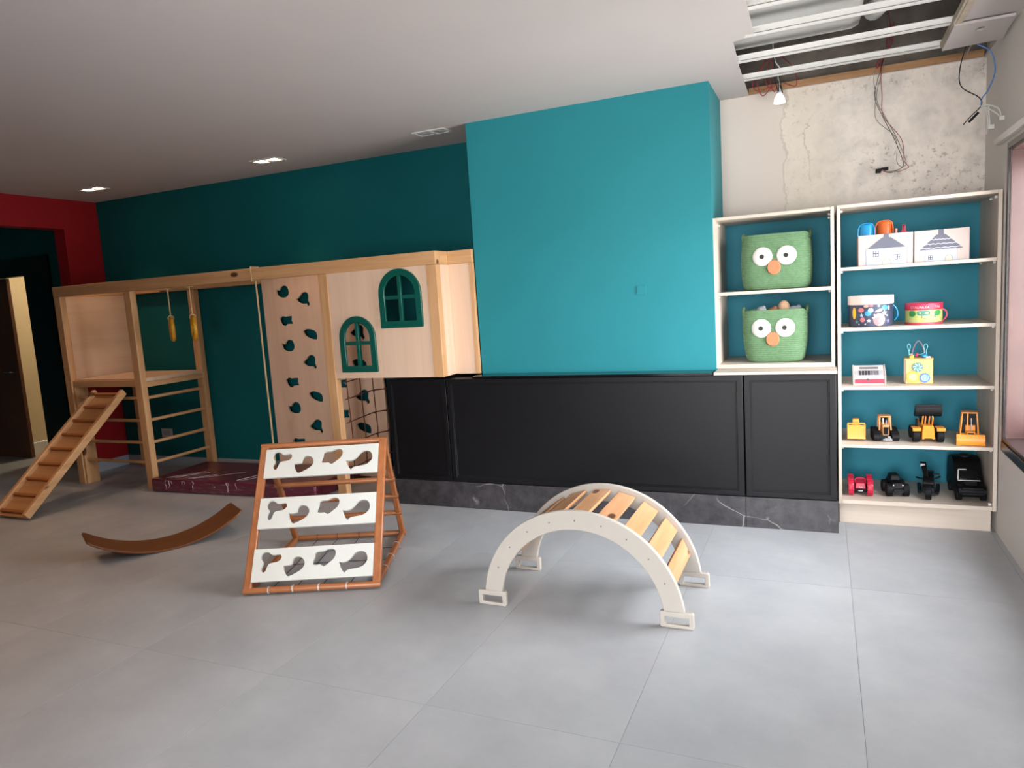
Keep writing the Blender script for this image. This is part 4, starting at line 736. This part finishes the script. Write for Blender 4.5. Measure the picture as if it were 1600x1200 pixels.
# purple gym mat wrapped in film
mt = thing('gym_mat', 'purple vinyl gym mat wrapped in clear film under the climbing frame', 'mat', (-5.385, 4.275, 0), .045)
obj('mat', MB().box(0, 1.72, 0, .64, .002, .118), 'mat_vinyl', mt, .014)
import bmesh
def film(x0, x1, y0, y1, z, seed, nm):
    rnd = random.Random(seed); nx, ny = 40, 18; vs_ = []; fs = []
    for i in range(nx + 1):
        for j in range(ny + 1):
            u, v_ = i / nx, j / ny; yy = y0 + v_ * (y1 - y0); hz = z + .004 * abs(math.sin(u * 19 + 3 * v_ + seed)) + .003 * rnd.random()
            vs_.append((x0 + u * (x1 - x0), yy, hz))
    for i in range(nx):
        for j in range(ny): q = i * (ny + 1) + j; fs.append((q, q + ny + 1, q + ny + 2, q + 1))
    return obj(nm, MB().add(vs_, fs), 'plastic_film', mt)
film(.02, 1.70, .01, .63, .1195, 3, 'plastic_wrap')
vs_ = []; fs = []; rnd = random.Random(5)
for i in range(61):
    for j in range(7): vs_.append((.01 + i / 60 * 1.70, -.003 - .004 * rnd.random(), .006 + j / 6 * .108))
for i in range(60):
    for j in range(6): q = i * 7 + j; fs.append((q, q + 7, q + 8, q + 1))
obj('plastic_wrap', MB().add(vs_, fs), 'plastic_film', mt)
rnd = random.Random(21)
for k in range(16):      # pulled creases in the film, in three bunches along the front edge
    x = (.22, .42, .90)[k % 3] + rnd.uniform(-.07, .07)
    if k < 9: pts = [(x + rnd.uniform(-.012, .012), -.0085, .112 - .016 * q) for q in range(rnd.randint(3, 6))] + []
    else:
        dx, dy = rnd.uniform(.02, .10), rnd.uniform(.04, .10)
        pts = [(x + dx * q + rnd.uniform(-.008, .008), .02 + dy * q, .1295) for q in range(rnd.randint(3, 5))]
    obj('film_crease', MB().tube(spline(pts, 4), rnd.uniform(.0010, .0022), 5), 'crease', mt)
# crumpled film at the foot of the post
vs_ = []; fs = []; rnd = random.Random(9)
for i in range(9):
    for j in range(7): vs_.append((i / 8 * .13, j / 6 * .08, .004 + .045 * rnd.random() * math.sin(PI * i / 8) * math.sin(PI * j / 6)))
for i in range(8):
    for j in range(6): q = i * 7 + j; fs.append((q, q + 7, q + 8, q + 1))
o = obj('film_scrap', MB().add(vs_, fs), 'plastic_film', None, 0, False); o.location = (-5.56, 4.265, 0); tag(o, 'crumpled scrap of clear film at the foot of the pine post', 'plastic film')
# wall socket
s_ = thing('wall_socket', 'white socket plate low on the teal wall behind the rungs', 'socket', (-6.11, YB, .34))
obj('plate', MB().box(-.075, .075, -.008, -.001, -.045, .045), 'white_plastic', s_, .003); obj('insert', MB().box(-.045, .045, -.011, -.0085, -.025, .025), 'panel_grey', s_, .002)

# ------------------------------------------------------------------ triangle climber
tc_ = thing('climbing_triangle', 'folding wooden climbing triangle with three white holed boards', 'climbing triangle', (-2.846, 2.734, 0), .395)
W, Dd, Ay, Ah = .730, .829, .474, .712; bz = .024
fA, fB, rB = Vector((0, 0, bz)), Vector((0, Ay, Ah)), Vector((0, Dd, bz))
for x in (.018, W - .018):
    xo = Vector((x, 0, 0))
    obj('front_rail', MB().bar(fA + xo, fB + xo, .030, .046, (1, 0, 0)), 'orange_wood', tc_, .008)
    for p in (): pass
    ix = Vector((x + (.032 if x < .3 else -.032) * 0, 0, 0))
    obj('rear_rail', MB().bar(rB + ix, fB + ix + Vector((0, .012, -.006)), .030, .036, (1, 0, 0)), 'orange_wood', tc_, .008)
    obj('base_rail', MB().bar(Vector((x, .02, .022)), Vector((x, Dd - .015, .022)), .028, .034), 'orange_wood_y', tc_, .006)
bars = [((0, .0, .026), .017), ((0, Dd, .026), .016), ((0, Ay + .002, Ah - .002), .017)] + [((0, Dd + (Ay - Dd) * t_, bz + (Ah - bz) * t_), .0155) for t_ in (.235, .42, .60)]
for (p, r_) in bars: obj('rung', MB().cyl((-.004, p[1], p[2]), (W + .004, p[1], p[2]), r_), 'orange_wood_x', tc_)
# boards: traced hold shapes, mapped from the lowest board to each
TLc, TRc, BLc, BRc = (100, 855), (968, 802), (75, 1080), (960, 1030)
def inv(x, y):
    u, v_ = .5, .5
    for _ in range(30):
        px = [(1 - u) * (1 - v_) * BLc[k] + u * (1 - v_) * BRc[k] + (1 - u) * v_ * TLc[k] + u * v_ * TRc[k] for k in (0, 1)]
        du = [(1 - v_) * (BRc[k] - BLc[k]) + v_ * (TRc[k] - TLc[k]) for k in (0, 1)]; dv = [(1 - u) * (TLc[k] - BLc[k]) + u * (TRc[k] - BRc[k]) for k in (0, 1)]
        e = (x - px[0], y - px[1]); det = du[0] * dv[1] - du[1] * dv[0]; u += (e[0] * dv[1] - e[1] * dv[0]) / det; v_ += (du[0] * e[1] - du[1] * e[0]) / det
    return u, v_
HS = [[(147, 905), (155, 885), (180, 872), (205, 875), (225, 890), (250, 892), (285, 887), (298, 900), (292, 920), (270, 938), (235, 945), (208, 952), (195, 970), (185, 995), (172, 1012), (155, 1008), (150, 985), (160, 960), (163, 940), (150, 925)],
      [(312, 965), (345, 962), (370, 955), (378, 930), (390, 910), (415, 902), (445, 908), (463, 930), (463, 960), (440, 990), (400, 1015), (350, 1037), (330, 1025), (315, 995)],
      [(540, 880), (560, 868), (600, 864), (630, 850), (665, 845), (688, 858), (690, 885), (675, 915), (645, 940), (605, 968), (580, 955), (530, 958), (527, 930), (538, 905)],
      [(715, 937), (745, 940), (775, 930), (805, 905), (830, 875), (865, 860), (900, 865), (918, 890), (918, 925), (895, 955), (860, 975), (800, 985), (770, 995), (755, 1010), (735, 990), (722, 960)]]
HU = [[inv(*q) for q in smooth2(h_, 2)] for h_ in HS]
dirf = (fB - fA); Ln = dirf.length; dirf.normalize(); nf = Vector((0, -dirf.z, dirf.y)); bw = W - .074
for s0, s1 in ((.050, .262), (.396, .608), (.752, .962)):
    hh = (s1 - s0) * Ln
    fixn(obj('hold_board', MB().prism([(0, 0), (bw, 0), (bw, hh), (0, hh)], [[(u * bw, v_ * hh) for u, v_ in h_] for h_ in HU], lambda u, v_, t_: fA + Vector((.037 + u, 0, 0)) + dirf * (s0 * Ln + v_) + nf * (.006 + t_), .016), 'white_board', tc_, .0012))
for x in (.13, .26, .40, .55): obj('wire_tie', MB().torus((x, 0, .026), (1, .08, 0), .0185, .0016, 14, 5).torus((x + .006, 0, .026), (1, -.1, 0), .0185, .0016, 14, 5), 'duct_grey', tc_); obj('wire_tie', MB().torus((x + .03, Dd, .026), (1, .1, 0), .0175, .0016, 14, 5), 'wire_black', tc_)
for y in (.22, .4, .6): obj('wire_tie', MB().torus((W - .018, y, .024), (0, 1, .1), .022, .0016, 14, 5).tube(spline([(W - .0, y, .01), (W + .012, y, .004), (W + .008, y + .01, .0025)]), .0015, 5), 'duct_grey', tc_)
for x in (.13, .26, .40, .55): obj('string', MB().tube([(x, .02, .012), (x + .015, Dd * .5, .005), (x + .03, Dd - .02, .012)], .002, 5), 'wire_black', tc_)
for y in (.22, .4, .6): obj('string', MB().tube([(.03, y, .010), (W / 2, y + .01, .0085), (W - .03, y, .010)], .002, 5), 'wire_black', tc_)

# ------------------------------------------------------------------ white arch climber
ac = thing('arch_climber', 'white arched climber with pine slats in the middle of the floor', 'climbing arch', (-1.05, 2.985, 0))
Ro, Ri, cz = .487, .395, .02
def arch_side(y):
    m = MB(); N = 44; a0 = math.asin((.075 - cz) / Ro); a1 = math.asin((.075 - cz) / Ri); vs_ = []; fs = []
    for i in range(N + 1):
        ao, ai = a0 + (PI - 2 * a0) * i / N, a1 + (PI - 2 * a1) * i / N
        for yy in (y, y + .024): vs_ += [(Ro * math.cos(ao), yy, cz + Ro * math.sin(ao)), (Ri * math.cos(ai), yy, cz + Ri * math.sin(ai))]
    for i in range(N):
        q = 4 * i; fs += [(q, q + 1, q + 5, q + 4), (q + 2, q + 6, q + 7, q + 3), (q, q + 4, q + 6, q + 2), (q + 1, q + 3, q + 7, q + 5)]
    m.add(vs_, fs + [(0, 2, 3, 1), (4 * N, 4 * N + 1, 4 * N + 3, 4 * N + 2)])
    for sx in (-1, 1):
        c_ = sx * .448; w_ = .0745
        m.prism([(c_ - w_, .006), (c_ - w_ + .006, 0), (c_ + w_ - .006, 0), (c_ + w_, .006), (c_ + w_, .070), (c_ + w_ - .006, .076), (c_ - w_ + .006, .076), (c_ - w_, .070)], [[(c_ - .052, .016), (c_ + .052, .016), (c_ + .052, .050), (c_ - .052, .050)]], lambda u, v_, t_: (u, y + t_, v_), .024)
    return m
for y in (0, .462):
    sd = fixn(obj('arch_side', arch_side(y), 'arch_paint', ac, .004))
    for k in range(9):
        a = PI * (.135 + k * .0915); obj('screw', MB().cyl((.441 * math.cos(a), y - .0015 if y == 0 else y + .0255, cz + .441 * math.sin(a)), (.441 * math.cos(a), y + .004 if y == 0 else y + .02, cz + .441 * math.sin(a)), .004, n=8), 'grey_print', sd)
for k in range(9):
    a = PI * (.135 + k * .0915); d_ = Vector((-math.sin(a), 0, math.cos(a))); n_ = Vector((math.cos(a), 0, math.sin(a))); p = Vector((0, .025, cz)) + n_ * .452
    obj('slat', MB().bar(p, p + Vector((0, .436, 0)), .088, .016, n_), 'slat_pine', ac, .003)
# ------------------------------------------------------------------ balance board
bb = thing('balance_board', 'curved brown wooden balance board lying on the floor', 'balance board', (-4.019, 3.265, 0), 1.047)
Rb, wb, ha, th = .789, .298, .635, .014; vs_ = []; fs = []; N = 36; K = 6
rows_ = []
for i in range(N + 1):
    a = -ha + 2 * ha * i / N - .013
    e = min(i, N - i) / N * 2 * ha * Rb; inset = .0 if e > .05 else .03 * (1 - (1 - (1 - e / .05)) ** .5) if e < .05 else 0
    half = wb / 2 - .02 * max(0, 1 - e / .03) ** 2
    for q in (0, 1):
        rr2 = Rb - q * th
        for k in range(K + 1): y = -half + 2 * half * k / K; vs_.append((rr2 * math.sin(a), y, Rb - rr2 * math.cos(a)))
n2 = 2 * (K + 1)
for i in range(N):
    for k in range(K):
        q = i * n2 + k; fs.append((q, q + 1, q + n2 + 1, q + n2)); q += K + 1; fs.append((q, q + n2, q + n2 + 1, q + 1))
    for k in (0, K): q = i * n2 + k; f_ = (q, q + n2, q + n2 + K + 1, q + K + 1); fs.append(f_ if k == 0 else f_[::-1])
for i in (0, N):
    for k in range(K): q = i * n2 + k; fs.append((q, q + K + 1, q + K + 2, q + 1))
fixn(obj('board', MB().add(vs_, fs), 'board_brown', bb, .003))
